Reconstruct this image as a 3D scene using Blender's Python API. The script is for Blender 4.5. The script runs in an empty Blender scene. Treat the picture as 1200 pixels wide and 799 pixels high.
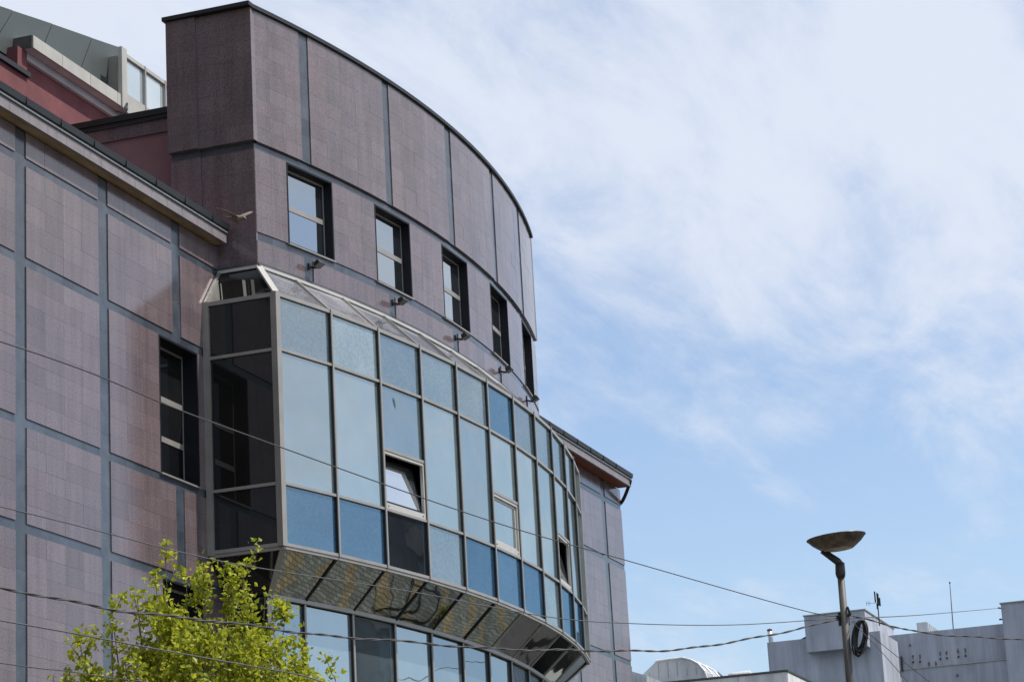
import bpy, bmesh, math, random
from mathutils import Vector, Matrix, Euler

random.seed(7)
R_ = math.radians
scene = bpy.context.scene
COL = scene.collection

# ------------------------------------------------------------------ camera
F_PX, AZ, PITCH, ROLL = 2950.133, 0.3301, 0.2702, -0.0565
CAM = Vector((0.0, -17.6576, 0.0))          # heights are measured from the lens
GROUND = -1.6
fw = Vector((math.cos(AZ)*math.cos(PITCH), math.sin(AZ)*math.cos(PITCH), math.sin(PITCH)))
rt = Vector((math.sin(AZ), -math.cos(AZ), 0))
up = rt.cross(fw)
rt, up = rt*math.cos(ROLL)+up*math.sin(ROLL), up*math.cos(ROLL)-rt*math.sin(ROLL)
cd = bpy.data.cameras.new('camera')
cam = bpy.data.objects.new('camera', cd)
COL.objects.link(cam)
m = Matrix((rt, up, -fw)).transposed().to_4x4()
m.translation = CAM
cam.matrix_world = m
cd.sensor_width = 36.0
cd.lens = 36.0*F_PX/1200.0
cd.clip_start = 0.1
cd.clip_end = 6000
scene.camera = cam
scene.render.resolution_x, scene.render.resolution_y = 1024, 681

# ------------------------------------------------------------------ sky, sun, exposure
SUN_EL = R_(57)
sun_dir = Vector((math.sin(R_(14))*math.cos(SUN_EL), -math.cos(R_(14))*math.cos(SUN_EL), math.sin(SUN_EL)))
world = bpy.data.worlds.new('World')
scene.world = world
world.use_nodes = True
nt = world.node_tree
nt.nodes.clear()
N = nt.nodes.new
L = nt.links.new
sky = N('ShaderNodeTexSky')
sky.sky_type = 'NISHITA'
sky.sun_disc = False
sky.sun_elevation = SUN_EL
sky.sun_rotation = math.atan2(sun_dir.x, sun_dir.y)
sky.air_density = 1.0
sky.dust_density = 1.3
sky.ozone_density = 1.3
geo = N('ShaderNodeTexCoord')
sep = N('ShaderNodeSeparateXYZ'); L(geo.outputs['Generated'], sep.inputs[0])
zz = N('ShaderNodeMath'); zz.operation = 'MAXIMUM'; L(sep.outputs['Z'], zz.inputs[0]); zz.inputs[1].default_value = 0.02
za = N('ShaderNodeMath'); za.operation = 'ADD'; L(zz.outputs[0], za.inputs[0]); za.inputs[1].default_value = 0.12
dx = N('ShaderNodeMath'); dx.operation = 'DIVIDE'; L(sep.outputs['X'], dx.inputs[0]); L(za.outputs[0], dx.inputs[1])
dy = N('ShaderNodeMath'); dy.operation = 'DIVIDE'; L(sep.outputs['Y'], dy.inputs[0]); L(za.outputs[0], dy.inputs[1])
comb = N('ShaderNodeCombineXYZ'); L(dx.outputs[0], comb.inputs[0]); L(dy.outputs[0], comb.inputs[1])
def sky_noise(rot, sc, loc, scale, detail, rough, dist):
    mpx = N('ShaderNodeMapping'); mpx.inputs['Rotation'].default_value = (0, 0, R_(rot)); mpx.inputs['Scale'].default_value = (sc[0], sc[1], 1); mpx.inputs['Location'].default_value = loc
    L(comb.outputs[0], mpx.inputs[0])
    nx = N('ShaderNodeTexNoise'); nx.inputs['Scale'].default_value = scale; nx.inputs['Detail'].default_value = detail; nx.inputs['Roughness'].default_value = rough; nx.inputs['Distortion'].default_value = dist
    L(mpx.outputs[0], nx.inputs['Vector'])
    return nx
n1 = sky_noise(98, (1.0, 2.0), (22.06, 10.5, 0), 1.25, 8, .60, .25)        # where the veils lie
n2 = sky_noise(108, (1.0, 2.8), (22.5, -3.4, 0), 2.6, 10, .62, .35)       # wind-drawn streaks
# clouds thicken overhead: thin veil low down, fuller high up
el = N('ShaderNodeMapRange'); el.interpolation_type = 'SMOOTHSTEP'
L(sep.outputs['Z'], el.inputs['Value'])
el.inputs['From Min'].default_value = 0.16; el.inputs['From Max'].default_value = 0.36
el.inputs['To Min'].default_value = -0.21; el.inputs['To Max'].default_value = 0.16
s1 = N('ShaderNodeMath'); s1.operation = 'MULTIPLY_ADD'; L(n2.outputs['Fac'], s1.inputs[0]); s1.inputs[1].default_value = 0.95; L(n1.outputs['Fac'], s1.inputs[2])
s2 = N('ShaderNodeMath'); s2.operation = 'ADD'; L(s1.outputs[0], s2.inputs[0]); L(el.outputs[0], s2.inputs[1])
cr = N('ShaderNodeMapRange'); cr.interpolation_type = 'SMOOTHSTEP'
L(s2.outputs[0], cr.inputs['Value'])
cr.inputs['From Min'].default_value = 0.72; cr.inputs['From Max'].default_value = 1.24
cr.inputs['To Min'].default_value = 0.06; cr.inputs['To Max'].default_value = 0.95
mix = N('ShaderNodeMix'); mix.data_type = 'RGBA'
L(cr.outputs[0], mix.inputs['Factor'])
tint = N('ShaderNodeMix'); tint.data_type = 'RGBA'; tint.blend_type = 'MULTIPLY'; tint.inputs['Factor'].default_value = 1.0
L(sky.outputs[0], tint.inputs['A']); tint.inputs['B'].default_value = (1.10, 1.12, 1.16, 1)
L(tint.outputs['Result'], mix.inputs['A'])
mix.inputs['B'].default_value = (5.1, 5.5, 6.3, 1)
bg = N('ShaderNodeBackground'); bg.inputs['Strength'].default_value = 0.15
L(mix.outputs['Result'], bg.inputs['Color'])
wo = N('ShaderNodeOutputWorld'); L(bg.outputs[0], wo.inputs['Surface'])

sl = bpy.data.lights.new('sun', 'SUN')
sl.energy = 5.0
sl.angle = R_(0.5)
sl.color = (1.0, 0.95, 0.88)
so = bpy.data.objects.new('sun', sl)
so.rotation_euler = (-sun_dir).to_track_quat('-Z', 'Y').to_euler()
so.location = (0, -20, 60)
COL.objects.link(so)
scene.view_settings.view_transform = 'Standard'
scene.view_settings.look = 'None'
scene.view_settings.exposure = 0.0
scene.view_settings.gamma = 1.0
scene.view_settings.use_curve_mapping = False

# ------------------------------------------------------------------ materials
MATS = {}
def newmat(name):
    mt = bpy.data.materials.new(name); mt.use_nodes = True
    t = mt.node_tree; b = t.nodes['Principled BSDF']
    MATS[name] = mt
    return mt, t, b
def rgba(c): return (c[0], c[1], c[2], 1)
def noise(t, scale, detail=4, rough=.55, vec=None, dist=0):
    n = t.nodes.new('ShaderNodeTexNoise'); n.inputs['Scale'].default_value = scale; n.inputs['Detail'].default_value = detail
    n.inputs['Roughness'].default_value = rough; n.inputs['Distortion'].default_value = dist
    if vec is None:
        g = t.nodes.new('ShaderNodeNewGeometry'); vec = g.outputs['Position']
    t.links.new(vec, n.inputs['Vector'])
    return n
def ramp(t, fac, stops):
    r = t.nodes.new('ShaderNodeValToRGB')
    e = r.color_ramp.elements
    while len(e) < len(stops): e.new(.5)
    for el_, (p, c) in zip(e, stops): el_.position = p; el_.color = rgba(c)
    t.links.new(fac, r.inputs[0]); return r
def mul(t, a, b, fac=1.0, mode='MULTIPLY'):
    x = t.nodes.new('ShaderNodeMix'); x.data_type = 'RGBA'; x.blend_type = mode; x.inputs['Factor'].default_value = fac
    t.links.new(a, x.inputs['A']); t.links.new(b, x.inputs['B']); return x.outputs['Result']
def bump(t, b, h, strength, dist):
    n = t.nodes.new('ShaderNodeBump'); n.inputs['Strength'].default_value = strength; n.inputs['Distance'].default_value = dist
    t.links.new(h, n.inputs['Height'])
    if b is not None: t.links.new(n.outputs[0], b.inputs['Normal'])
    return n

def plain(name, c, rough=.6, metal=0, var=.15, scale=6, bs=0.0, stretch=None, spec=.5):
    mt, t, b = newmat(name)
    vec = None
    if stretch:
        g = t.nodes.new('ShaderNodeNewGeometry'); mpn = t.nodes.new('ShaderNodeMapping'); mpn.inputs['Scale'].default_value = stretch
        t.links.new(g.outputs['Position'], mpn.inputs[0]); vec = mpn.outputs[0]
    n = noise(t, scale, 6, .6, vec)
    r = ramp(t, n.outputs['Fac'], [(.3, [x*(1-var) for x in c]), (.7, [min(1, x*(1+var)) for x in c])])
    t.links.new(r.outputs[0], b.inputs['Base Color'])
    b.inputs['Roughness'].default_value = rough; b.inputs['Metallic'].default_value = metal
    b.inputs['Specular IOR Level'].default_value = spec
    if bs: bump(t, b, n.outputs['Fac'], bs, .01)
    return mt

def granite():
    mt, t, b = newmat('polished_granite')
    n1 = noise(t, 34, 3, .6); n2 = noise(t, 90, 2, .7); n3 = noise(t, 1.1, 5, .6)
    base = (.144, .113, .119)
    r1 = ramp(t, n1.outputs['Fac'], [(.30, [x*.72 for x in base]), (.70, [x*1.25 for x in base])])
    r2 = ramp(t, n2.outputs['Fac'], [(.32, (.72, .70, .72)), (.68, (1.22, 1.2, 1.2))])
    r3 = ramp(t, n3.outputs['Fac'], [(.3, (.88, .88, .90)), (.7, (1.08, 1.06, 1.05))])
    a = t.nodes.new('ShaderNodeAttribute'); a.attribute_name = 'tint'
    c = mul(t, mul(t, mul(t, r1.outputs[0], r2.outputs[0]), r3.outputs[0]), a.outputs['Color'])
    # weathering: faint vertical runs
    g = t.nodes.new('ShaderNodeNewGeometry'); mpn = t.nodes.new('ShaderNodeMapping'); mpn.inputs['Scale'].default_value = (5, 5, .35)
    t.links.new(g.outputs['Position'], mpn.inputs[0])
    nv = noise(t, 1.2, 5, .65, mpn.outputs[0])
    rv = ramp(t, nv.outputs['Fac'], [(.34, (.80, .79, .78)), (.58, (1.03, 1.03, 1.03))])
    c = mul(t, c, rv.outputs[0])
    t.links.new(c, b.inputs['Base Color'])
    rr = t.nodes.new('ShaderNodeMapRange'); t.links.new(n3.outputs['Fac'], rr.inputs['Value'])
    rr.inputs['To Min'].default_value = .10; rr.inputs['To Max'].default_value = .20
    t.links.new(rr.outputs[0], b.inputs['Roughness'])
    b.inputs['IOR'].default_value = 1.74
    return mt

def slate():
    mt, t, b = newmat('polished_slate')
    n1 = noise(t, 2.5, 6, .62, None, .5); n2 = noise(t, 40, 2)
    r1 = ramp(t, n1.outputs['Fac'], [(.3, (.034, .042, .055)), (.7, (.072, .084, .104))])
    a = t.nodes.new('ShaderNodeAttribute'); a.attribute_name = 'tint'
    t.links.new(mul(t, r1.outputs[0], a.outputs['Color']), b.inputs['Base Color'])
    b.inputs['Roughness'].default_value = .16
    b.inputs['IOR'].default_value = 1.58
    bump(t, b, n1.outputs['Fac'], .03, .02)
    return mt

def glass(name, body, body2, refl, f0, ior=1.75, speckle=0.0, blinds=0.0, wob=.10):
    """mirror-coated pane: tinted body under a reflecting face"""
    mt, t, b = newmat(name)
    t.nodes.remove(b)
    out = t.nodes['Material Output']
    d = t.nodes.new('ShaderNodeBsdfDiffuse')
    oi = t.nodes.new('ShaderNodeObjectInfo')
    g = t.nodes.new('ShaderNodeNewGeometry')
    n0 = noise(t, 1.3, 4, .6)
    r = ramp(t, n0.outputs['Fac'], [(.3, body), (.7, body2)])
    col = r.outputs[0]
    rv = ramp(t, oi.outputs['Random'], [(0, (.6, .64, .68)), (1, (1.4, 1.36, 1.32))])
    col = mul(t, col, rv.outputs[0])
    if speckle:
        n2 = noise(t, 26, 3, .65)
        rs = ramp(t, n2.outputs['Fac'], [(.36, [1-speckle]*3), (.64, [1+speckle]*3)])
        col = mul(t, col, rs.outputs[0])
    if blinds:
        wv = t.nodes.new('ShaderNodeTexWave'); wv.wave_type = 'BANDS'; wv.bands_direction = 'X'; wv.inputs['Scale'].default_value = 5.2
        wv.inputs['Distortion'].default_value = .25; wv.inputs['Detail'].default_value = 2
        t.links.new(g.outputs['Position'], wv.inputs['Vector'])
        rb = ramp(t, wv.outputs['Fac'], [(.25, [1-blinds]*3), (.8, [1+blinds]*3)])
        col = mul(t, col, rb.outputs[0])
    t.links.new(col, d.inputs['Color'])
    gl = t.nodes.new('ShaderNodeBsdfGlossy')
    gl.inputs['Roughness'].default_value = .018
    if speckle:
        n3 = noise(t, 18, 4, .7)
        rg = ramp(t, n3.outputs['Fac'], [(.35, [x*(1-speckle*.55) for x in refl]), (.65, [min(1, x*(1+speckle*.3)) for x in refl])])
        t.links.new(rg.outputs[0], gl.inputs['Color'])
        gl.inputs['Roughness'].default_value = .05
    else:
        gl.inputs['Color'].default_value = rgba(refl)
    cin = gl.inputs['Color'].links[0].from_socket if gl.inputs['Color'].links else None
    if cin is None:
        rgbn = t.nodes.new('ShaderNodeRGB'); rgbn.outputs[0].default_value = rgba(refl); cin = rgbn.outputs[0]
    rn = t.nodes.new('ShaderNodeMath'); rn.operation = 'FRACT'; rm_ = t.nodes.new('ShaderNodeMath'); rm_.operation = 'MULTIPLY'; rm_.inputs[1].default_value = 37.7
    t.links.new(oi.outputs['Random'], rm_.inputs[0]); t.links.new(rm_.outputs[0], rn.inputs[0])
    rt2 = ramp(t, rn.outputs[0], [(0, (.66, .73, .80)), (.5, (.88, .92, .93)), (1, (1, 1, .98))])
    t.links.new(mul(t, cin, rt2.outputs[0]), gl.inputs['Color'])
    nb = noise(t, .75, 2, .4)
    bn = bump(t, None, nb.outputs['Fac'], wob, .10)
    t.links.new(bn.outputs[0], gl.inputs['Normal'])
    fr = t.nodes.new('ShaderNodeFresnel'); fr.inputs['IOR'].default_value = ior
    ma = t.nodes.new('ShaderNodeMath'); ma.operation = 'MULTIPLY_ADD'; ma.inputs[1].default_value = 1-f0; ma.inputs[2].default_value = f0; ma.use_clamp = True
    t.links.new(fr.outputs[0], ma.inputs[0])
    mx = t.nodes.new('ShaderNodeMixShader')
    t.links.new(ma.outputs[0], mx.inputs[0]); t.links.new(d.outputs[0], mx.inputs[1]); t.links.new(gl.outputs[0], mx.inputs[2])
    t.links.new(mx.outputs[0], out.inputs['Surface'])
    return mt

GRANITE = granite()
SLATE = slate()
MORTAR = plain('dark_backing', (.075, .058, .062), .9)
REVEAL = plain('dark_window_lining', (.008, .009, .013), .5, 0, .2, spec=.2)
FRAME = plain('beige_aluminium', (.315, .30, .28), .42, .35, .10, 3, 0, (1, 1, .4))
FRAME_SHADE = plain('shaded_aluminium', (.30, .285, .265), .45, .35, .10, 3)  # beige frame metal darkened for the shaded cheek parts, also used elsewhere
FRAME_WHITE = plain('pale_aluminium', (.44, .43, .405), .45, .1, .06, 4)
BLACK = plain('black_painted_metal', (.007, .008, .0095), .5, .0, .3, 8)
WHITE_STRIP = plain('white_flashing', (.62, .63, .64), .45, 0, .12, 7)
LEAD = plain('lead_flashing', (.085, .085, .088), .5, .3, .25, 5)
SOFFIT_TAN = plain('tan_soffit_board', (.30, .215, .12), .75, 0, .35, 2.2, .1, (.8, 4, 4))
SOFFIT_RED = plain('red_brown_soffit_board', (.19, .055, .032), .7, 0, .2, 3)
FASCIA = plain('pale_fascia_stone', (.20, .175, .182), .45, 0, .16, 5)
G_SPAN = glass('blue_spandrel_glass', (.09, .13, .155), (.15, .19, .205), (.84, .88, .86), .28, 1.7, speckle=.24, wob=.12)
G_SPANLOW = glass('deep_blue_spandrel_glass', (.025, .07, .13), (.05, .11, .18), (.50, .65, .74), .24, 1.6, speckle=.20, wob=.08)
G_VIS = glass('blue_vision_glass', (.08, .12, .135), (.14, .18, .19), (.90, .925, .89), .36, 1.75, blinds=.10, wob=.20)
G_LOW = glass('lower_vision_glass', (.07, .10, .12), (.12, .15, .16), (.82, .90, .93), .34, 1.75, blinds=.14, wob=.16)
G_DARK = glass('dark_cheek_glass', (.010, .010, .010), (.016, .015, .014), (.85, .85, .82), .05, 1.28, wob=.02)
G_TOWER = glass('tower_reflection_glass', (.010, .014, .018), (.022, .028, .034), (.80, .85, .9), .24, 1.6, wob=.10)  # dark body colour stands in for the tower's reflection in this pane
G_SLOPE = glass('sloping_glass', (.12, .12, .14), (.26, .255, .27), (.95, .94, .96), .16, 1.5, speckle=.3, wob=.10)
G_SOFF = glass('mirror_soffit_glass', (.02, .02, .02), (.03, .03, .03), (.86, .87, .83), .34, 1.6, wob=.06)
G_WIN = glass('window_glass', (.02, .024, .028), (.03, .034, .036), (.96, .99, 1.0), .45, 1.9, wob=.06)
G_VENT = glass('vent_glass', (.10, .11, .12), (.14, .15, .16), (1.0, 1.0, 1.0), .72, 1.9, wob=.02)
G_WINDARK = glass('dark_window_glass', (.008, .008, .009), (.014, .014, .014), (.9, .9, .9), .05, 1.45, wob=.03)

# ------------------------------------------------------------------ mesh helpers
def link(o, parent=None):
    COL.objects.link(o)
    if parent is not None: o.parent = parent
    return o
def mesh_obj(name, verts, faces, mat, parent=None, smooth=False, tint=None, kind=None):
    me = bpy.data.meshes.new(name)
    me.from_pydata([tuple(v) for v in verts], [], faces)
    me.update()
    if smooth:
        me.polygons.foreach_set('use_smooth', [True]*len(me.polygons))
    if mat is not None: me.materials.append(mat)
    if tint is not None:
        a = me.color_attributes.new('tint', 'FLOAT_COLOR', 'POINT')
        for i in range(len(verts)):
            c = tint if not isinstance(tint, list) else tint[i]
            a.data[i].color = rgba(c)
    o = bpy.data.objects.new(name, me)
    if kind: o['kind'] = kind
    return link(o, parent)
def empty(name, loc=(0, 0, 0), parent=None):
    o = bpy.data.objects.new(name, None); o.location = loc; o.empty_display_size = .5
    return link(o, parent)
def tag(o, label=None, cat=None, group=None, kind=None):
    if label: o['label'] = label
    if cat: o['category'] = cat
    if group: o['group'] = group
    if kind: o['kind'] = kind
    return o
HEXF = [(0, 1, 2, 3), (7, 6, 5, 4), (0, 4, 5, 1), (1, 5, 6, 2), (2, 6, 7, 3), (3, 7, 4, 0)]
class MB:
    def __init__(s): s.v = []; s.f = []; s.t = []
    def hexa(s, p, tint=None):
        """8 points: outer quad 0-3, inner quad 4-7"""
        n = len(s.v); s.v += [Vector(q) for q in p]; s.f += [tuple(i+n for i in f) for f in HEXF]
        s.t += [tint or (1, 1, 1)]*8
    def box(s, a, b, tint=None):
        x0, y0, z0 = a; x1, y1, z1 = b
        s.hexa([(x0, y0, z0), (x1, y0, z0), (x1, y0, z1), (x0, y0, z1), (x0, y1, z0), (x1, y1, z0), (x1, y1, z1), (x0, y1, z1)], tint)
    def bar(s, p, q, w, h, upv=(0, 0, 1)):
        p = Vector(p); q = Vector(q); d = (q-p).normalized(); sd = d.cross(Vector(upv))
        if sd.length < 1e-4: sd = d.cross(Vector((0, 1, 0)))
        sd.normalize(); u = sd.cross(d).normalized()
        a = sd*w/2; c = u*h/2
        s.hexa([p-a-c, p+a-c, p+a+c, p-a+c, q-a-c, q+a-c, q+a+c, q-a+c])
    def poly(s, pts, faces):
        n = len(s.v); s.v += [Vector(q) for q in pts]; s.f += [tuple(i+n for i in f) for f in faces]; s.t += [(1, 1, 1)]*len(pts)
    def tube(s, pts, rad, n=8, cap=True):
        pts = [Vector(p) for p in pts]; rings = []
        rr = rad if isinstance(rad, (list, tuple)) else [rad]*len(pts)
        prev = None
        for i, p in enumerate(pts):
            d = (pts[min(i+1, len(pts)-1)]-pts[max(i-1, 0)]).normalized()
            if prev is None:
                a = d.orthogonal().normalized()
            else:
                a = (prev - d*prev.dot(d)).normalized()
            prev = a; b = d.cross(a)
            st = len(s.v)
            for k in range(n):
                an = 2*math.pi*k/n
                s.v.append(p+(a*math.cos(an)+b*math.sin(an))*rr[i]); s.t.append((1, 1, 1))
            rings.append(st)
        for r0, r1 in zip(rings, rings[1:]):
            for k in range(n):
                s.f.append((r0+k, r0+(k+1) % n, r1+(k+1) % n, r1+k))
        if cap:
            s.f.append(tuple(rings[0]+k for k in range(n))[::-1]); s.f.append(tuple(rings[-1]+k for k in range(n)))
    def lathe(s, c, prof, n=24):
        """profile of (radius, height) about the vertical through c"""
        c = Vector(c); rings = []
        for r, h in prof:
            st = len(s.v)
            for k in range(n):
                an = 2*math.pi*k/n
                s.v.append(c+Vector((r*math.cos(an), r*math.sin(an), h))); s.t.append((1, 1, 1))
            rings.append(st)
        for r0, r1 in zip(rings, rings[1:]):
            for k in range(n): s.f.append((r0+k, r0+(k+1) % n, r1+(k+1) % n, r1+k))
        s.f.append(tuple(rings[0]+k for k in range(n))[::-1]); s.f.append(tuple(rings[-1]+k for k in range(n)))
    def obj(s, name, mat, parent=None, smooth=False, tint=False, kind=None):
        o = mesh_obj(name, s.v, s.f, mat, parent, smooth, list(s.t) if tint else None, kind)
        bm = bmesh.new(); bm.from_mesh(o.data); bmesh.ops.recalc_face_normals(bm, faces=bm.faces); bm.to_mesh(o.data); bm.free()
        return o
def spline(pts, per=10):
    pts = [Vector(p) for p in pts]; P = [pts[0]*2-pts[1]]+pts+[pts[-1]*2-pts[-2]]; out = []
    for i in range(1, len(P)-2):
        a, b, c, d = P[i-1:i+3]
        for k in range(per):
            t = k/per
            out.append(.5*((2*b)+(c-a)*t+(2*a-5*b+4*c-d)*t*t+(3*b-a-3*c+d)*t**3))
    out.append(pts[-1]); return out
def px(p):
    d = Vector(p)-CAM; w = d.dot(fw)
    return 600+F_PX*d.dot(rt)/w, 399.5-F_PX*d.dot(up)/w

# ------------------------------------------------------------------ ground
def paving():
    mt, t, b = newmat('banded_cobble_paving')
    g = t.nodes.new('ShaderNodeNewGeometry')
    sp = t.nodes.new('ShaderNodeSeparateXYZ'); t.links.new(g.outputs['Position'], sp.inputs[0])
    br = t.nodes.new('ShaderNodeTexBrick'); br.inputs['Scale'].default_value = 4.4; br.inputs['Mortar Size'].default_value = .045
    br.inputs['Color1'].default_value = (1, 1, 1, 1); br.inputs['Color2'].default_value = (.50, .52, .50, 1); br.inputs['Mortar'].default_value = (.10, .10, .10, 1)
    br.inputs['Brick Width'].default_value = .9; br.inputs['Row Height'].default_value = .5
    t.links.new(g.outputs['Position'], br.inputs['Vector'])
    md = t.nodes.new('ShaderNodeMath'); md.operation = 'PINGPONG'; md.inputs[1].default_value = .82; dg = t.nodes.new('ShaderNodeVectorMath'); dg.operation = 'DOT_PRODUCT'; dg.inputs[1].default_value = (1, .12, 0); t.links.new(g.outputs['Position'], dg.inputs[0]); nbd = noise(t, .9, 3, .5); mbd = t.nodes.new('ShaderNodeMath'); mbd.operation = 'MULTIPLY_ADD'; mbd.inputs[1].default_value = 1.1; t.links.new(nbd.outputs['Fac'], mbd.inputs[0]); t.links.new(dg.outputs['Value'], mbd.inputs[2]); t.links.new(mbd.outputs[0], md.inputs[0])
    gt = t.nodes.new('ShaderNodeMath'); gt.operation = 'GREATER_THAN'; gt.inputs[1].default_value = .56; t.links.new(md.outputs[0], gt.inputs[0])
    mx = t.nodes.new('ShaderNodeMix'); mx.data_type = 'RGBA'; t.links.new(gt.outputs[0], mx.inputs['Factor'])
    mx.inputs['A'].default_value = (.17, .18, .16, 1); mx.inputs['B'].default_value = (.27, .21, .11, 1)
    n = noise(t, .8, 6, .6); r = ramp(t, n.outputs['Fac'], [(.3, (.75, .75, .75)), (.7, (1.15, 1.15, 1.15))])
    t.links.new(mul(t, mul(t, mx.outputs['Result'], br.outputs['Color']), r.outputs[0]), b.inputs['Base Color'])
    b.inputs['Roughness'].default_value = .8
    bump(t, b, br.outputs['Fac'], .4, -.01)
    return mt
ASPHALT = plain('asphalt', (.05, .05, .052), .9, 0, .25, 3)
EARTH = plain('grey_ground', (.12, .115, .10), .95, 0, .3, .4)
KERB = plain('kerb_stone', (.30, .30, .29), .8, 0, .15, 4)
mb = MB(); S_ = 2500
mb.poly([(-S_, -S_, GROUND-.02), (S_, -S_, GROUND-.02), (S_, S_, GROUND-.02), (-S_, S_, GROUND-.02)], [(0, 1, 2, 3)])
tag(mb.obj('ground', EARTH), kind='structure')
mb = MB(); mb.box((-60, -26.0, GROUND-.2), (600, -14.0, GROUND-.012))
tag(mb.obj('road', ASPHALT), kind='structure')
mb = MB(); mb.box((-20, -13.8, GROUND-.2), (72, 6, GROUND+.12))
tag(mb.obj('pavement', paving()), kind='structure')
mb = MB(); mb.box((-20, -14.0, GROUND-.2), (72, -13.8, GROUND+.125))
tag(mb.obj('kerb', KERB), kind='structure')
mb = MB(); mb.box((72.1, -13.9, GROUND-.2), (110, 60, GROUND-.008))
tag(mb.obj('side_street', ASPHALT), kind='structure')

# ------------------------------------------------------------------ the building
bld = empty('office_building', (43.77, 0, GROUND))
tag(bld, 'granite-clad office building with a curved drum, mirrored glass bay and flat wings', 'building')
bpy.context.view_layer.update()
BINV = Matrix.Translation((-43.77, 0, -GROUND))
OFF = Vector((43.77, 0, GROUND))
class PB(MB):
    """mesh builder whose objects hang under the building (coordinates are given in the scene)"""
    def obj(s, name, mat, parent=None, **k):
        sh = OFF
        s.v = [v-sh for v in s.v]
        return super().obj(name, mat, parent if parent is not None else bld, **k)

XC, YC = 43.77, 28.39
def Sflat(u, z, d): return Vector((u, -d, z))
def Sdrum(R0):
    def f(u, z, d):
        a = R_(u); r = R0+d
        return Vector((XC+r*math.sin(a), YC-r*math.cos(a), z))
    return f
def Scheek(X0, sgn):                      # u is Y; outward is -X (sgn -1) or +X (sgn +1)
    def f(u, z, d): return Vector((X0+sgn*d, u, z))
    return f
SD = Sdrum(30.0)
DEG = 1/(30*math.pi/180)                  # metres -> degrees on the drum

SLABS = []
def slab_spec(parent, S, u0, u1, z0, z1, d1, d0, gu, gz, tint):
    p = [S(u0+gu, z0+gz, d1), S(u1-gu, z0+gz, d1), S(u1-gu, z1-gz, d1), S(u0+gu, z1-gz, d1),
         S(u0+gu, z0+gz, d0), S(u1-gu, z0+gz, d0), S(u1-gu, z1-gz, d0), S(u0+gu, z1-gz, d0)]
    q = [px(c) for c in p[:4]]
    ar = abs(sum(q[i][0]*q[(i+1) % 4][1]-q[(i+1) % 4][0]*q[i][1] for i in range(4)))/2
    cx = sum(c[0] for c in q)/4; cy = sum(c[1] for c in q)/4
    n = (p[1]-p[0]).cross(p[3]-p[0])
    vis = -8 < cx < 1208 and -8 < cy < 807
    SLABS.append((ar if vis else 0, parent, p, tint))
def rtint(a=.10, hue=.03, base=(1, 1, 1)):
    k = 1+random.uniform(-a, a); h = random.uniform(-hue, hue)
    return (base[0]*k*(1+h), base[1]*k, base[2]*k*(1-h*.8))
def panel(parent, S, u0, u1, z0, z1, nc, nr, d1=0., th=.03, m2u=1., a=.11, base=(1, 1, 1), cols=None):
    us = cols or [u0+(u1-u0)*i/nc for i in range(nc+1)]
    for i in range(len(us)-1):
        colt = 1+random.uniform(-.075, .075)
        for j in range(nr):
            za = z0+(z1-z0)*j/nr; zb = z0+(z1-z0)*(j+1)/nr
            t = rtint(a, .025, [b*colt for b in base])
            slab_spec(parent, S, us[i], us[i+1], za, zb, d1+random.uniform(-.0012, .0012), d1-th, .0010*m2u, .0010, t)
def strip(parent, S, u0, u1, z0, z1, n, vertical, d1=-.018, th=.015, m2u=1.):
    for i in range(n):
        if vertical:
            a = z0+(z1-z0)*i/n; b = z0+(z1-z0)*(i+1)/n; q = (u0, u1, a+.001, b-.001)
        else:
            a = u0+(u1-u0)*i/n; b = u0+(u1-u0)*(i+1)/n; q = (a+.001*m2u, b-.001*m2u, z0, z1)
        mbx = PB(); t = rtint(.18, .03)
        mbx.hexa([S(q[0], q[2], d1), S(q[1], q[2], d1), S(q[1], q[3], d1), S(q[0], q[3], d1),
                  S(q[0], q[2], d1-th), S(q[1], q[2], d1-th), S(q[1], q[3], d1-th), S(q[0], q[3], d1-th)], t)
        mbx.obj('slate_strip', SLATE, parent, tint=True)
def core(parent_name, S, us, zs, holes, d, mat):
    """backing sheet with real openings"""
    b = PB()
    for i in range(len(us)-1):
        for j in range(len(zs)-1):
            uc = (us[i]+us[i+1])/2; zc = (zs[j]+zs[j+1])/2
            if any(h[0] < uc < h[1] and h[2] < zc < h[3] for h in holes): continue
            b.hexa([S(us[i], zs[j], d), S(us[i+1], zs[j], d), S(us[i+1], zs[j+1], d), S(us[i], zs[j+1], d),
                    S(us[i], zs[j], d-.06), S(us[i+1], zs[j], d-.06), S(us[i+1], zs[j+1], d-.06), S(us[i], zs[j+1], d-.06)])
    return b.obj(parent_name, mat)
def sbox(b, S, u0, u1, z0, z1, d1, d0):
    b.hexa([S(u0, z0, d1), S(u1, z0, d1), S(u1, z1, d1), S(u0, z1, d1), S(u0, z0, d0), S(u1, z0, d0), S(u1, z1, d0), S(u0, z1, d0)])
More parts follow.
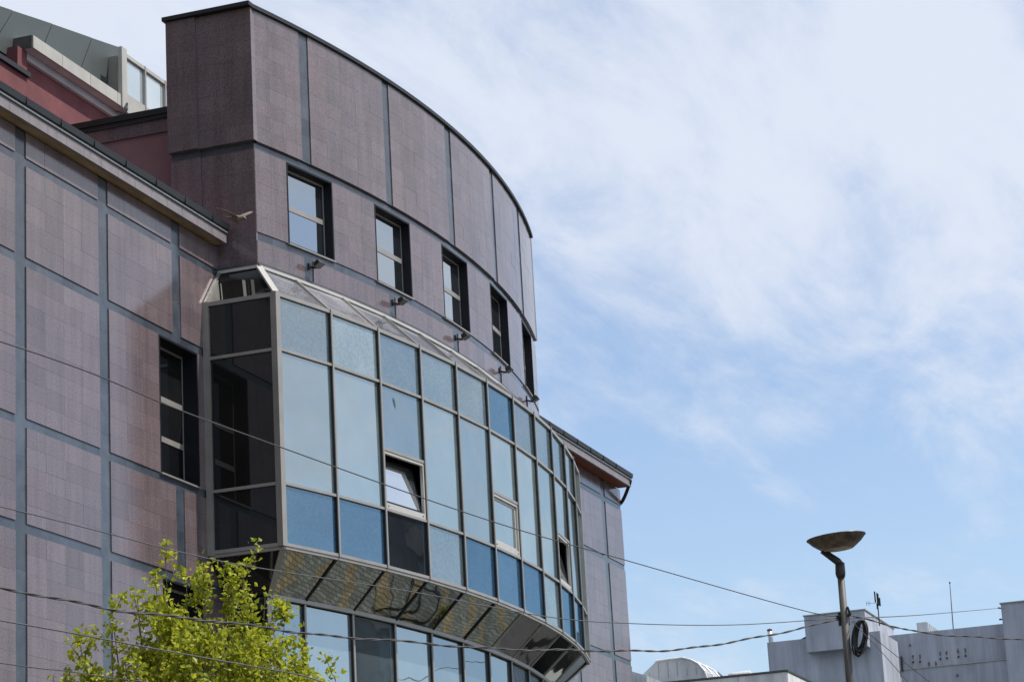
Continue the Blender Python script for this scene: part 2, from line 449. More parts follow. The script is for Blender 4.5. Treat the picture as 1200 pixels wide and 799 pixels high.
def window(S, u0, u1, z0, z1, depth, transoms, glassmat, m2u=1., lin=.035, fr=.026, frmat=None):
    frmat = frmat or FRAME
    l = lin*m2u
    w = PB()
    sbox(w, S, u0, u0+l, z0, z1, .004, -depth-.05); sbox(w, S, u1-l, u1, z0, z1, .004, -depth-.05)
    sbox(w, S, u0+l, u1-l, z1-lin, z1, .004, -depth-.05)
    sbox(w, S, u0+l, u1-l, z0, z0+lin*.6, .012, -depth-.05)
    wo_ = w.obj('window', REVEAL)
    a0, a1, b0, b1 = u0+l, u1-l, z0+lin*.6, z1-lin
    f = fr*m2u; dp = -depth
    fb = PB()
    sbox(fb, S, a0, a0+f, b0, b1, dp+.028, dp); sbox(fb, S, a1-f, a1, b0, b1, dp+.028, dp)
    sbox(fb, S, a0+f, a1-f, b1-fr*1.6, b1, dp+.02, dp); sbox(fb, S, a0+f, a1-f, b0, b0+fr, dp+.05, dp)
    fb.obj('frame', frmat, wo_)
    edges = [b0+fr]+[b0+(b1-b0)*t for t in transoms]+[b1-fr*1.6]
    for t in transoms:
        zc = b0+(b1-b0)*t; k = PB(); sbox(k, S, a0+f, a1-f, zc-.045, zc+.045, dp+.036, dp); k.obj('transom', frmat, wo_)
    for za, zb in zip(edges, edges[1:]):
        k = PB(); sbox(k, S, a0+f*.8, a1-f*.8, za, zb, dp+.022, dp+.012); k.obj('pane', glassmat, wo_)
    sl_ = PB(); sbox(sl_, S, u0-.01*m2u, u1+.01*m2u, z0-.025, z0, .03, -depth); sl_.obj('sill', FRAME_SHADE, wo_)
    return wo_

# --- wings
BANDS = [(12.68, 12.55), (11.17, 11.03), (8.79, 8.66), (7.28, 7.14), (4.89, 4.76), (3.38, 3.24), (.99, .86)]
ZROWS = [(12.68, 13.08, 1), (11.17, 12.55, 5), (8.79, 11.03, 8), (7.28, 8.66, 5), (4.89, 7.14, 8), (3.38, 4.76, 5), (.99, 3.24, 8), (GROUND+.13, .86, 8)]
def wing(strips, x0, x1, wins, cornice_x, ncol_end):
    holes = [(a, b, z0, z1) for a, b in wins for z0, z1 in ((8.79, 11.03), (4.89, 7.14))]
    us = sorted(set([x0, x1]+[e for w in wins for e in w]))
    zs = sorted([GROUND, 4.89, 7.14, 8.79, 11.03, 13.08])
    wall = core('wing_wall', Sflat, us, zs, holes, -.033, MORTAR)
    edges = [x0]+[e for s in strips for e in s]+[x1]
    bays = [(edges[i], edges[i+1]) for i in range(0, len(edges), 2)]
    for a, b in bays:
        for z0, z1, nr in ZROWS:
            aa, bb = a, b
            if (z0, z1) in ((8.79, 11.03), (4.89, 7.14)):
                for w0, w1 in wins:
                    if a < w0 < b: bb = w0
                    if a < w1 < b: aa = w1
            nc = max(1, round((bb-aa)/.535))
            panel(wall, Sflat, aa, bb, z0, z1, nc, nr)
        for zt, zb in BANDS:
            strip(wall, Sflat, a, b, zb, zt, max(1, round((b-a)/.54)), False)
    for a, b in strips:
        segs = [(GROUND+.13, 13.08)]
        if any(w0 < a < w1 for w0, w1 in wins): segs = [(GROUND+.13, 4.89), (7.14, 8.79), (11.03, 13.08)]
        for z0, z1 in segs: strip(wall, Sflat, a, b, z0, z1, max(1, round((z1-z0)/.8)), True)
    for w0, w1 in wins:
        for z0, z1 in ((8.79, 11.03), (4.89, 7.14)):
            window(Sflat, w0, w1, z0+.004, z1-.004, .28, (.30, .60), G_WINDARK)
    return wall
wing_a = wing([(22.70, 23.0), (25.13, 25.43), (27.55, 27.86), (29.98, 30.285), (32.425, 32.73), (34.85, 35.145)], 20.3, 36.55, [(34.35, 35.70)], None, 3)
wing_b = wing([(52.40, 52.70), (54.85, 55.15), (57.56, 57.88)], 51.0, 59.2, [(51.85, 53.2)], None, 3)
# body behind the wings (end walls, flat roofs)
def body(name, x0, x1, y1, z1, mat):
    b = PB(); b.box((x0, .10, GROUND), (x1, y1, z1)); return b.obj(name, mat)
PLASTER_PINK = plain('pink_plaster', (.21, .115, .125), .85, 0, .13, 1.5, .05)
PLASTER_RED = plain('red_plaster', (.145, .045, .05), .85, 0, .22, 1.8, .06)
CONC = plain('pale_concrete', (.36, .36, .335), .8, 0, .12, 2.5, .05, (1, 1, .5))
CONC_SH = plain('shade_blue_concrete', (.40, .42, .44), .85, 0, .14, 2, .05)  # pale concrete tinted blue for the shade under the eaves
b = PB(); b.box((20.35, .62, GROUND), (36.3, 12, 13.05)); b.obj('wing_body', PLASTER_PINK)
b = PB(); b.box((51.2, .62, GROUND), (59.1, 12, 13.05)); b.obj('wing_body', PLASTER_PINK)
b = PB(); b.box((59.1, .094, GROUND), (59.19, 12, 13.05)); b.obj('end_wall', GRANITE, tint=True)
def cornice(x0, x1, soff, over=.215):
    c = PB()
    c.box((x0, -over, 13.085), (x1, -over+.05, 13.235)); c.box((x0, -over+.05, 13.125), (x1, .6, 13.235))
    co = c.obj('cornice', FASCIA)
    # fascia stones with joints
    n = round((x1-x0)/.54)
    for i in range(n):
        a = x0+(x1-x0)*i/n; e = x0+(x1-x0)*(i+1)/n
        k = PB(); k.box((a+.003, -over-.012, 13.083), (e-.003, -over-.001, 13.237), ); k.obj('fascia_stone', FASCIA, co)
    k = PB(); k.box((x0, -over+.052, 13.09), (x1, .0, 13.122)); k.obj('soffit_board', soff, co)
    k = PB(); k.box((x0, -over-.02, 13.238), (x1, .3, 13.258)); k.obj('drip_edge', BLACK, co)
    k = PB(); k.box((x0, -over-.035, 13.259), (x1, .3, 13.283)); k.obj('white_flashing', WHITE_STRIP, co)
    g = PB()
    pr = [(-over-.01, 13.285), (-over-.07, 13.30), (-over-.085, 13.40), (-over-.07, 13.405), (-over+.03, 13.40), (-over+.05, 13.285)]
    g.poly([(x, y, z) for x in (x0, x1) for y, z in pr], [(0, 1, 2, 3, 4, 5), (11, 10, 9, 8, 7, 6)]+[(i, (i+1) % 6, 6+(i+1) % 6, 6+i) for i in range(6)])
    go = g.obj('gutter', BLACK, co)
    for i in range(int((x1-x0)/1.0)):
        x = x0+.5+i; k = PB(); k.box((x, -over-.089, 13.29), (x+.014, -over-.01, 13.407)); k.obj('gutter_bracket', BLACK, co)
    k = PB(); k.box((x0, -over+.06, 13.285), (x1, 12, 13.34)); k.obj('flat_roof', LEAD, co)
    return co
cornice(20.3, 36.44, SOFFIT_TAN)
cornice(51.12, 59.02, SOFFIT_RED, .34)
k = PB(); k.tube(spline([(58.95, -.36, 13.26), (58.96, -.33, 13.15), (59.20, -.05, 12.80), (59.26, .22, 12.6), (59.26, .22, 12.3), (59.26, .22, 0)], 6), .045, 8)
k.obj('downpipe', BLACK, smooth=True)

# --- drum
WC = [-10.93, -5.53, -.13, 5.33, 10.85]
HW = 1.32
WINS = [(c-HW, c+HW) for c in WC]
STR = [(-11.41, -10.89), (-6.04, -5.57), (-.74, -.16), (4.55, 5.05), (9.45, 9.95)]
TH0, TH1 = -13.93, 13.93
XL, XR = 36.55, 50.99
ZB, ZS0, ZS1, ZW1, ZP0, ZT = 12.66, 13.10, 13.25, 14.72, 14.85, 17.25
holes = [(a, b2, ZS1, ZW1) for a, b2 in WINS]
us = sorted(set([TH0, TH1]+[e for w in WINS for e in w]+[s for ss in STR for s in ss]))
drum = core('drum_wall', SD, us, [7.14, ZB, ZS1, ZW1, ZT-.01], holes, -.035, MORTAR)
b = PB()      # solid of the drum behind the cladding, and its roof
pts = [SD(TH0+(TH1-TH0)*i/24, 0, -.5) for i in range(25)]
pts = [Vector((36.62, .80, 0))]+[Vector((max(36.62, min(50.92, p.x)), p.y, 0)) for p in pts]+[Vector((50.92, .80, 0))]
n = len(pts)
b.poly([(p.x, p.y, ZB-6) for p in pts]+[(p.x, p.y, ZT-.02) for p in pts], [tuple(range(n))[::-1], tuple(range(n, 2*n))]+[(i, (i+1) % n, n+(i+1) % n, n+i) for i in range(n)])
b.obj('drum_body', MORTAR)
SDP = Sdrum(30.035)
def drum_panels():
    # parapet storey
    ed = [TH0-.02]+[e for s in STR for e in s]+[TH1+.02]
    for i in range(0, len(ed), 2):
        a, e = ed[i], ed[i+1]; nc = max(1, round((e-a)/.97)); nc = {0: 3, 10: 4}.get(i, 5)
        panel(drum, SDP, a, e, ZP0, ZT, nc, 9, m2u=DEG, th=.11)
    for a, e in STR: strip(drum, SDP, a, e, ZP0, ZT, 3, True, m2u=DEG, th=.09)
    # window storey piers
    ed = [TH0+.03]+[e for w in WINS for e in w]+[TH1-.03]
    for i in range(0, len(ed), 2):
        a, e = ed[i], ed[i+1]
        panel(drum, SD, a, e, ZS1, ZW1, max(1, round((e-a)/.93)), 5, m2u=DEG)
    # sill panels
    ed = [TH0+.03]+[e for s in STR for e in s]+[TH1-.03]
    for i in range(0, len(ed), 2):
        a, e = ed[i], ed[i+1]; nc = {0: 3, 10: 4}.get(i, 5)
        panel(drum, SD, a, e, ZB, ZS0, nc, 1, m2u=DEG)
        strip(drum, SD, a, e, ZS0, ZS1, nc, False, m2u=DEG)
        strip(drum, SD, a, e, ZW1, ZP0, nc, False, m2u=DEG)
    for a, e in STR:
        strip(drum, SD, a, e, ZB, ZS1, 1, True, m2u=DEG)
        strip(drum, SD, a, e, ZW1, ZP0, 1, True, m2u=DEG)
drum_panels()
for a, e in WINS: window(SD, a, e, ZS1+.004, ZW1-.004, .19, (.50,), G_WIN, m2u=DEG)
# coping
cp = PB(); nseg = 26
for i in range(nseg):
    a = TH0-.12+(TH1-TH0+.24)*i/nseg; e = TH0-.12+(TH1-TH0+.24)*(i+1)/nseg
    cp.hexa([SDP(a, ZT+.004, .045), SDP(e, ZT+.004, .045), SDP(e, ZT+.075, .045), SDP(a, ZT+.075, .045),
             SDP(a, ZT+.004, -.3), SDP(e, ZT+.004, -.3), SDP(e, ZT+.075, -.3), SDP(a, ZT+.075, -.3)])
cp.box((36.34, -.80, ZT+.006), (36.70, .86, ZT+.077)); cp.box((50.85, -.72, ZT+.006), (51.08, .86, ZT+.077))
cp.box((36.5, -.6, ZT+.01), (51.0, .86, ZT+.05))
cp.obj('coping', BLACK)
# cheeks of the drum
for sg, X0 in ((-1, XL), (1, XR)):
    S0 = Scheek(X0, sg)
    panel(drum, S0, -.725, .26, ZB-.3, ZW1, 2, 6, m2u=1, th=.07, a=.06)
    panel(drum, S0, .262, .82, ZB-.3, ZW1, 1, 6, d1=.045, th=.115, a=.06)
    pd = .10 if sg < 0 else .015
    panel(drum, S0, -.775, .26, ZP0, ZT, 2, 8, d1=pd, th=pd+.07, a=.06)
    panel(drum, S0, .262, .82, ZP0, ZT, 1, 8, d1=pd+.045, th=pd+.115, a=.06)
    strip(drum, S0, -.70, .26, ZW1, ZP0, 2, False, d1=-.005, th=.06); strip(drum, S0, .262, .80, ZW1, ZP0, 1, False, d1=.035, th=.1)
# lead flashing where the sloping glass meets the drum
fl = PB()
for i in range(24):
    a = TH0+(TH1-TH0)*i/24; e = TH0+(TH1-TH0)*(i+1)/24
    sbox(fl, SD, a, e, 12.60, 12.70, .035, -.04)
fl.box((36.51, -.75, 12.60), (36.58, .02, 12.70))
fl.obj('lead_flashing', LEAD)

# --- glazed bay
RB = 30.735
SB = Sdrum(RB)
NB = 11
TB = [-14.75+29.5*i/NB for i in range(NB+1)]
ZB0, ZB1, ZB2, ZB3 = 7.763, 8.757, 10.98, 11.907
BDEG = 1/(RB*math.pi/180)
BXL, BXR = SB(TB[0], 0, 0).x, SB(TB[-1], 0, 0).x
BY = SB(TB[0], 0, 0).y
bay = empty('glazed_bay', (0, 0, 0), bld)
def pane_quad(pts, th, mat, name='pane', parent=bay, tilt=.004):
    """flat pane through 4 points, set a hair out of true like real glazing"""
    p = [Vector(q) for q in pts]; n = (p[1]-p[0]).cross(p[3]-p[0]).normalized(); c = sum(p, Vector())/4
    ax = Vector((random.uniform(-1, 1), random.uniform(-1, 1), random.uniform(-1, 1))).normalized()
    rot = Matrix.Rotation(random.gauss(0, tilt), 3, ax)
    p = [c+rot@(q-c) for q in p]; n = rot@n
    k = PB(); k.hexa([q for q in p]+[q-n*th for q in p]); return k.obj(name, mat, parent)
VENTS = {2: True, 5: False, 8: True}
for i in range(NB):
    a, e = TB[i], TB[i+1]; g = .012*BDEG
    for row, (z0, z1) in enumerate(((ZB0, ZB1), (ZB1, ZB2), (ZB2, ZB3))):
        mat = G_VIS if row == 1 else G_SPAN
        if row == 0 and i not in (3, 7, 10): mat = G_SPANLOW
        if row == 0 and i == 2: mat = G_TOWER
        if row == 2 and i == 5: mat = G_SPANLOW
        zz0, zz1 = z0+.015, z1-.015
        if row == 1 and i in VENTS:
            zv = 9.81
            pane_quad([SB(a+g, zv+.02, -.02), SB(e-g, zv+.02, -.02), SB(e-g, zz1, -.02), SB(a+g, zz1, -.02)], .012, mat)
            r_ = PB(); r_.bar(SB(a, zv, -.01), SB(e, zv, -.01), .06, .05); r_.obj('rail', FRAME, bay)
            fr = PB(); w = .055*BDEG                         # fixed vent frame
            sbox(fr, SB, a+g, a+g+w, z0+.02, zv-.02, .006, -.05); sbox(fr, SB, e-g-w, e-g, z0+.02, zv-.02, .006, -.05)
            sbox(fr, SB, a+g+w, e-g-w, z0+.02, z0+.12, .006, -.05); sbox(fr, SB, a+g+w, e-g-w, zv-.075, zv-.02, .006, -.05)
            fo = fr.obj('vent_frame', FRAME_WHITE, bay)
            # sash hinged along its foot, leaning into the room when open
            ang = R_(11.5) if VENTS[i] else 0
            def sp(u, h, d): return SB(u, z0+.12+h*math.cos(ang), -.03-h*math.sin(ang)+d)
            H = zv-.075-(z0+.12)-.004; ua, ue = a+g+w+.004*BDEG, e-g-w-.004*BDEG; q = .05*BDEG
            sh = PB()
            def sbar(u0, u1, h0, h1): sh.hexa([sp(u0, h0, 0), sp(u1, h0, 0), sp(u1, h1, 0), sp(u0, h1, 0), sp(u0, h0, -.04), sp(u1, h0, -.04), sp(u1, h1, -.04), sp(u0, h1, -.04)])
            sbar(ua, ua+q, 0, H); sbar(ue-q, ue, 0, H); sbar(ua+q, ue-q, 0, .05); sbar(ua+q, ue-q, H-.05, H)
            sh.obj('vent_sash', FRAME_WHITE if not VENTS[i] else REVEAL, bay)
            k = PB(); k.hexa([sp(ua+q, .05, -.01), sp(ue-q, .05, -.01), sp(ue-q, H-.05, -.01), sp(ua+q, H-.05, -.01), sp(ua+q, .05, -.02), sp(ue-q, .05, -.02), sp(ue-q, H-.05, -.02), sp(ua+q, H-.05, -.02)])
            k.obj('vent_pane', G_VENT if VENTS[i] else G_VIS, bay)
            for uu in (a+g+w*2.2, e-g-w*2.2):
                k = PB(); k.tube([SB(uu, z0+.07, .004), SB(uu, z0+.07, .016)], .011, 8); k.obj('drain_cap', BLACK, bay)
        else:
            pane_quad([SB(a+g, zz0, -.02), SB(e-g, zz0, -.02), SB(e-g, zz1, -.02), SB(a+g, zz1, -.02)], .012, mat)
    for z, h in ((ZB0, .05), (ZB1, .045), (ZB2, .045), (ZB3, .06)):
        r_ = PB(); p0, p1 = SB(a, z, -.012), SB(e, z, -.012); r_.bar(p0, p1, .065, h); r_.obj('rail', FRAME, bay)
    # foot rail under the glass and sloping glass above, mirror soffit below
    a2, e2 = (TB[i], TB[i+1])
    ta, te = max(a2, TH0), min(e2, TH1)
    pane_quad([SB(a, ZB3+.035, -.03), SB(e, ZB3+.035, -.03), SD(te, 12.60, .03), SD(ta, 12.60, .03)], .012, G_SLOPE, 'sloping_pane', tilt=.006)
    la, le = max(a2, -13.87), min(e2, 13.87)
    pane_quad([SD(la, 7.10, .03), SD(le, 7.10, .03), SB(e, ZB0-.03, -.03), SB(a, ZB0-.03, -.03)], .012, G_SOFF, 'soffit_pane', tilt=.010)
    r_ = PB(); r_.bar(SD(ta, 12.615, .045), SD(te, 12.615, .045), .05, .05); r_.obj('rail', FRAME_WHITE, bay)
    r_ = PB(); r_.bar(SB(a, ZB0-.05, -.02), SB(e, ZB0-.05, -.02), .05, .05); r_.obj('rail', FRAME_SHADE, bay)
    r_ = PB(); r_.bar(SD(la, 7.085, .03), SD(le, 7.085, .03), .06, .07); r_.obj('rail', FRAME, bay)
for i, a in enumerate(TB):
    k = PB(); w = .021*BDEG if 0 < i < NB else .055*BDEG
    if 0 < i < NB:
        sbox(k, SB, a-w, a+w, ZB0-.03, ZB3+.035, .040, .022); mo = k.obj('mullion', FRAME, bay)
        k = PB(); sbox(k, SB, a-w*1.05, a+w*.9, ZB0-.025, ZB3+.03, .0215, -.09); k.obj('shaded_stem', BLACK, bay)  # black stem puts the shaded side of the mullion into colour
    else:
        sbox(k, SB, a-w, a+w, ZB0-.03, ZB3+.035, .03, -.09); k.obj('mullion', FRAME_SHADE, bay)
    ta = max(TH0, min(TH1, a)); la = max(-13.87, min(13.87, a)); w2 = .045 if 0 < i < NB else .10
    k = PB(); k.bar(SB(a, ZB3+.035, -.015), SD(ta, 12.61, .04), w2, .04); k.obj('glazing_bar', FRAME_WHITE if i in (0, NB) else FRAME, bay)
    k = PB(); k.bar(SB(a, ZB0-.035, -.018), SD(la, 7.10, .04), .04 if 0 < i < NB else .09, .03); k.obj('soffit_bar', BLACK if 0 < i < 6 else FRAME_SHADE, bay)
# cheeks of the bay
for sg, X0 in ((-1, BXL), (1, BXR)):
    SC = Scheek(X0, sg)
    for z0, z1 in ((ZB0, ZB1), (ZB1, ZB2), (ZB2, ZB3)):
        pane_quad([SC(-.03, z0+.015, -.02), SC(BY+.04, z0+.015, -.02), SC(BY+.04, z1-.015, -.02), SC(-.03, z1-.015, -.02)][::-sg], .012, G_DARK, tilt=.0006)
    for z, h in ((ZB0, .06), (ZB1, .05), (ZB2, .05), (ZB3, .07)):
        r_ = PB(); r_.bar(SC(-.06, z, -.012), SC(BY+.05, z, -.012), .065, h); r_.obj('rail', FRAME_SHADE, bay)
    k = PB(); sbox(k, SC, -.11, .0, ZB0-.05, ZB3+.04, .03, -.09); k.obj('mullion', FRAME_SHADE, bay)
    xd = XL if sg < 0 else XR
    pane_quad([(X0+sg*-.03, -.02, ZB3+.035), (X0+sg*-.03, BY+.04, ZB3+.035), (xd+sg*.03, -.74, 12.60), (xd+sg*.03, -.02, 12.60)][::-sg], .012, G_DARK, 'sloping_pane')
    pane_quad([(xd+sg*.03, -.02, 7.10), (xd+sg*.03, -.73, 7.10), (X0+sg*-.03, BY+.04, ZB0-.03), (X0+sg*-.03, -.02, ZB0-.03)][::-sg], .012, G_DARK, 'soffit_pane')
    k = PB(); k.bar((X0, -.04, ZB3+.035), (xd+sg*.04, -.04, 12.61), .05, .04); k.obj('glazing_bar', FRAME_SHADE, bay)
    k = PB(); k.bar((xd+sg*.04, -.02, 12.615), (xd+sg*.04, -.75, 12.615), .05, .05); k.obj('rail', FRAME_WHITE, bay)
    k = PB(); k.bar((X0-sg*.02, -.02, ZB0-.06), (X0-sg*.02, BY, ZB0-.06), .05, .05); k.obj('rail', FRAME_SHADE, bay)

# --- glass wall under the bay
low = empty('glass_wall', (0, 0, 0), bld)
LT = [-13.87]+TB[1:-1]+[13.87]
for i in range(NB):
    a, e = LT[i], LT[i+1]; g = .012*DEG
    for z0, z1 in ((4.60, 5.74), (5.74, 7.05)) if i == 2 else ((4.60, 7.05),):
        pane_quad([SD(a+g, z0+.015, -.02), SD(e-g, z0+.015, -.02), SD(e-g, z1-.015, -.02), SD(a+g, z1-.015, -.02)], .012, G_LOW, parent=low, tilt=.002)
    pane_quad([SD(a+g, 3.4, -.02), SD(e-g, 3.4, -.02), SD(e-g, 4.58, -.02), SD(a+g, 4.58, -.02)], .012, G_SPAN, parent=low)
    for z in ((4.59, 5.74) if i == 2 else (4.59,)):
        k = PB(); k.bar(SD(a, z, -.01), SD(e, z, -.01), .06, .05); k.obj('rail', FRAME, low)
for i, a in enumerate(LT):
    k = PB(); w = .022*DEG if 0 < i < NB else .06*DEG; sbox(k, SD, a-w, a+w, 3.4, 7.05, .035, .018); k.obj('mullion', FRAME, low)
    k = PB(); sbox(k, SD, a-w*1.05, a+w*.9, 3.4, 7.05, .0175, -.08); k.obj('shaded_stem', BLACK, low)  # black here too for the mullion's shaded side
for sg, X0 in ((-1, XL), (1, XR)):
    SC = Scheek(X0, sg)
    pane_quad([SC(-.02, 3.4, -.02), SC(-.72, 3.4, -.02), SC(-.72, 7.08, -.02), SC(-.02, 7.08, -.02)][::-sg], .012, G_DARK, parent=low)
b = PB()
for i in range(24):
    a = TH0+(TH1-TH0)*i/24; e = TH0+(TH1-TH0)*(i+1)/24; sbox(b, SD, a, e, GROUND, 3.4, .02, -.5)
b.obj('plinth', SLATE, tint=True)

# --- setback wall, red attic storey and roof behind
ub = PB(); ub.box((36.9, .84, 13.3), (37.1, 6, 15.56)); setback = ub.obj('setback_wall', PLASTER_PINK)
k = PB(); k.box((36.86, .84, 15.45), (37.2, 6, 15.70)); k.obj('stone_course', GRANITE, setback, tint=True)
k = PB(); k.tube([(36.83, .84, 15.715), (36.83, 6, 15.715)], .03, 8); k.obj('gutter_pipe', LEAD, setback, smooth=True)
k = PB(); k.box((36.78, .84, 15.76), (37.3, 6, 15.87)); k.obj('gutter', BLACK, setback)
k = PB(); k.box((36.80, .84, 15.70), (37.3, 6, 15.755)); k.obj('gutter_bracket', BLACK, setback)
k = PB(); k.box((37.3, .84, 13.3), (50.5, 4.2, 15.8)); k.obj('rear_block', PLASTER_PINK)
att = PB(); att.box((37.42, 4.27, 13.3), (52, 12, 17.62)); attic = att.obj('attic_storey', PLASTER_RED)
k = PB(); k.box((37.17, 4.18, 13.3), (37.50, 4.8, 17.74)); k.obj('pilaster', PLASTER_RED, attic)
k = PB(); k.box((37.51, 4.20, 17.60), (52, 4.30, 17.745)); k.obj('frieze', CONC_SH, attic)
k = PB(); k.box((37.2, 4.81, 17.5), (37.41, 12, 17.745)); k.obj('frieze', CONC_SH, attic)
k = PB(); k.box((37.385, 4.055, 17.752), (41.0, 12, 17.80)); k.obj('eaves_soffit', CONC_SH, attic)
x = 37.38
while x < 40.8:
    e = min(x+1.06, 40.86); k = PB(); k.box((x+.006, 3.98, 17.745), (e-.006, 4.05, 17.985)); k.obj('fascia_panel', CONC, attic); x += 1.06
k = PB(); k.box((37.36, 4.0, 17.745), (37.379, 12, 17.985)); k.obj('fascia_panel', LEAD, attic)  # end face of the pale fascia, coloured dark for its shaded side
k = PB(); k.box((37.385, 4.06, 17.802), (52, 12, 17.99)); k.obj('attic_roof', CONC, attic)
k = PB(); k.box((40.70, 3.95, 17.72), (40.905, 4.03, 18.98)); k.obj('corner_post', CONC, attic)
# leaning dark metal cladding of the attic gable
CLAD = plain('grey_green_cladding', (.085, .098, .095), .5, .3, .06, 1)
tops = [(35.2, 18.10), (37.30, 18.50), (38.70, 18.77), (40.23, 19.05), (41.35, 19.26)]
bots = [(34.6, 17.60), (36.66, 17.60), (38.10, 17.60), (39.48, 17.60), (41.33, 17.60)]
for (tA, tB_, bA, bB) in zip(tops, tops[1:], bots, bots[1:]):
    k = PB(); g = .012
    q = [(bA[0]+g, 4.40, bA[1]), (bB[0]-g, 4.40, bB[1]), (tB_[0]-g, 4.34, tB_[1]), (tA[0]+g, 4.34, tA[1])]
    k.hexa(q+[(c[0], c[1]+.06, c[2]) for c in q]); k.obj('cladding_panel', CLAD, attic)
k = PB(); q = [(34.6, 4.47, 17.6), (41.33, 4.47, 17.6), (41.33, 4.47, 19.22), (35.2, 4.47, 18.06)]; k.hexa(q+[(c[0], 7.5, c[2]) for c in q]); k.obj('roof_body', BLACK, attic)
# attic glazing right of the post
G_ATT = glass('attic_glass', (.30, .36, .38), (.38, .43, .45), (.95, .98, 1), .35, 1.9, wob=.03)
x = 40.92
for i in range(4):
    e = x+.86; k = PB(); k.box((x+.02, 4.06, 18.12), (e-.02, 4.08, 18.86)); k.obj('attic_pane', G_ATT, attic)
    k = PB(); k.box((e-.025, 4.0, 17.72), (e+.025, 4.1, 18.95)); k.obj('attic_mullion', FRAME_SHADE, attic); x = e
k = PB(); k.box((40.91, 4.01, 18.87), (44.4, 4.1, 18.945)); k.obj('attic_rail', CONC, attic)
k = PB(); k.box((40.91, 4.01, 17.72), (44.4, 4.1, 18.11)); k.obj('attic_rail', CONC, attic)
k = PB(); k.box((40.91, 4.15, 17.72), (44.4, 8, 18.9)); k.obj('attic_core', FRAME_SHADE, attic)
# low red wall at the far left with a black capping, and a grey box on the roof
k = PB(); k.box((28, 3.5, 13.3), (36.33, 3.8, 16.70)); lw = k.obj('parapet_wall', PLASTER_RED)
k = PB(); k.box((28, 3.44, 16.702), (36.36, 3.86, 16.79)); k.obj('capping', BLACK, lw)
k = PB(); k.box((40.2, 1.2, 15.87), (42.0, 2.4, 16.55)); k.obj('roof_hatch', LEAD)

# --- all stone slabs: the 300 that show largest are pieces, the rest one cladding field per wall
SLABS.sort(key=lambda s: -s[0])
rest = {}
for i, (ar, par, p, t) in enumerate(SLABS):
    if i < 300:
        k = PB(); k.hexa(p, t); k.obj('stone_slab', GRANITE, par, tint=True)
    else:
        rest.setdefault(par, PB()).hexa(p, t)
for par, k in rest.items():
    k.obj('slab_field', GRANITE, par, tint=True, kind='stuff')
for o in bld.children_recursive:                     # stone pieces without their own tint
    if o.type == 'MESH' and 'tint' not in o.data.color_attributes and o.data.materials and o.data.materials[0] in (GRANITE, SLATE):
        at = o.data.color_attributes.new('tint', 'FLOAT_COLOR', 'POINT')
        for d_ in at.data: d_.color = (1, 1, 1, 1)

# ------------------------------------------------------------------ floodlights under the drum windows
ORD = ['first', 'second', 'third', 'fourth', 'fifth']
LAMPGLASS = plain('floodlight_glass', (.05, .045, .04), .3, 0, .2, 20)
for i, (a, e) in enumerate(STR):
    th = (a+e)/2+.05
    base = SD(th, 12.98, .0)
    r = SD(th, 0, 1)-SD(th, 0, 0); r.normalize(); sd = Vector((r.y, -r.x, 0)) * -1
    root = empty('floodlight', base)
    tag(root, 'small black floodlight on the drum below the %s upper window counted from the left' % ORD[i], 'floodlight', 'floodlights along the drum')
    M = Matrix((sd, r, Vector((0, 0, 1)))).transposed() * .72
    def fl_part(name, mbd, mat, par=root):
        mbd.v = [M @ v for v in mbd.v]; return mbd.obj(name, mat, par)
    k = MB(); k.box((-.05, -.02, -.07), (.05, .012, .07)); fl_part('wall_plate', k, BLACK)
    k = MB(); k.bar((-.055, .01, -.03), (-.055, .17, -.07), .012, .03); k.bar((.055, .01, -.03), (.055, .17, -.07), .012, .03); k.bar((-.06, .165, -.07), (.06, .165, -.07), .012, .03)
    k.bar((0, .165, -.07), (0, .20, -.02), .03, .03); fl_part('bracket', k, BLACK)
    k = MB()
    c0 = Vector((0, .25, .02)); ax = Vector((0, .45, -.89)).normalized(); ux = Vector((1, 0, 0)); uy = ax.cross(ux)
    q = [c0+ax*.07+ux*sx*.125+uy*sy*.095 for sx, sy in ((-1, -1), (1, -1), (1, 1), (-1, 1))]
    q2 = [c0-ax*.06+ux*sx*.085+uy*sy*.065 for sx, sy in ((-1, -1), (1, -1), (1, 1), (-1, 1))]
    k.hexa(q+q2); fl_part('housing', k, BLACK)
    k = MB(); q = [c0+ax*.0725+ux*sx*.12+uy*sy*.085 for sx, sy in ((-1, -1), (1, -1), (1, 1), (-1, 1))]; k.hexa(q+[v-ax*.004 for v in q]); fl_part('lens', k, LAMPGLASS)
    k = MB(); k.tube(spline([(0, .0, -.06), (0, .05, -.12), (0, .10, -.10), (0, .2, -.02)], 5), .006, 6); fl_part('cable', k, BLACK)

# ------------------------------------------------------------------ street lamp with a coil of cable
LP = Vector((36.95, -9.99, GROUND))
POLE = plain('weathered_steel_pole', (.105, .098, .093), .6, .3, .25, 4, .1, (6, 6, .6))
LARM = plain('dark_lamp_arm', (.045, .042, .042), .5, .4, .2, 6)
BOWL = plain('streaked_bowl', (.085, .065, .048), .32, .2, .7, 15, .1, (1, 1, .2))  # brown with random lighter and darker streaks
BOWLB = plain('stained_diffuser', (.36, .29, .25), .4, 0, .45, 9)
sl_root = empty('street_lamp', LP)
tag(sl_root, 'street lamp with a shallow brown bowl on a bent arm above a grey pole', 'street lamp')
def lp(x, y, z): return (x-LP.x, y-LP.y, z-LP.z)
k = MB(); k.tube([lp(36.95, -9.99, GROUND), lp(36.95, -9.99, 0), lp(36.86, -10.01, 4.6), lp(36.69, -10.05, 6.45)], [.10, .085, .062, .052], 14); k.obj('pole', POLE, sl_root, smooth=True)
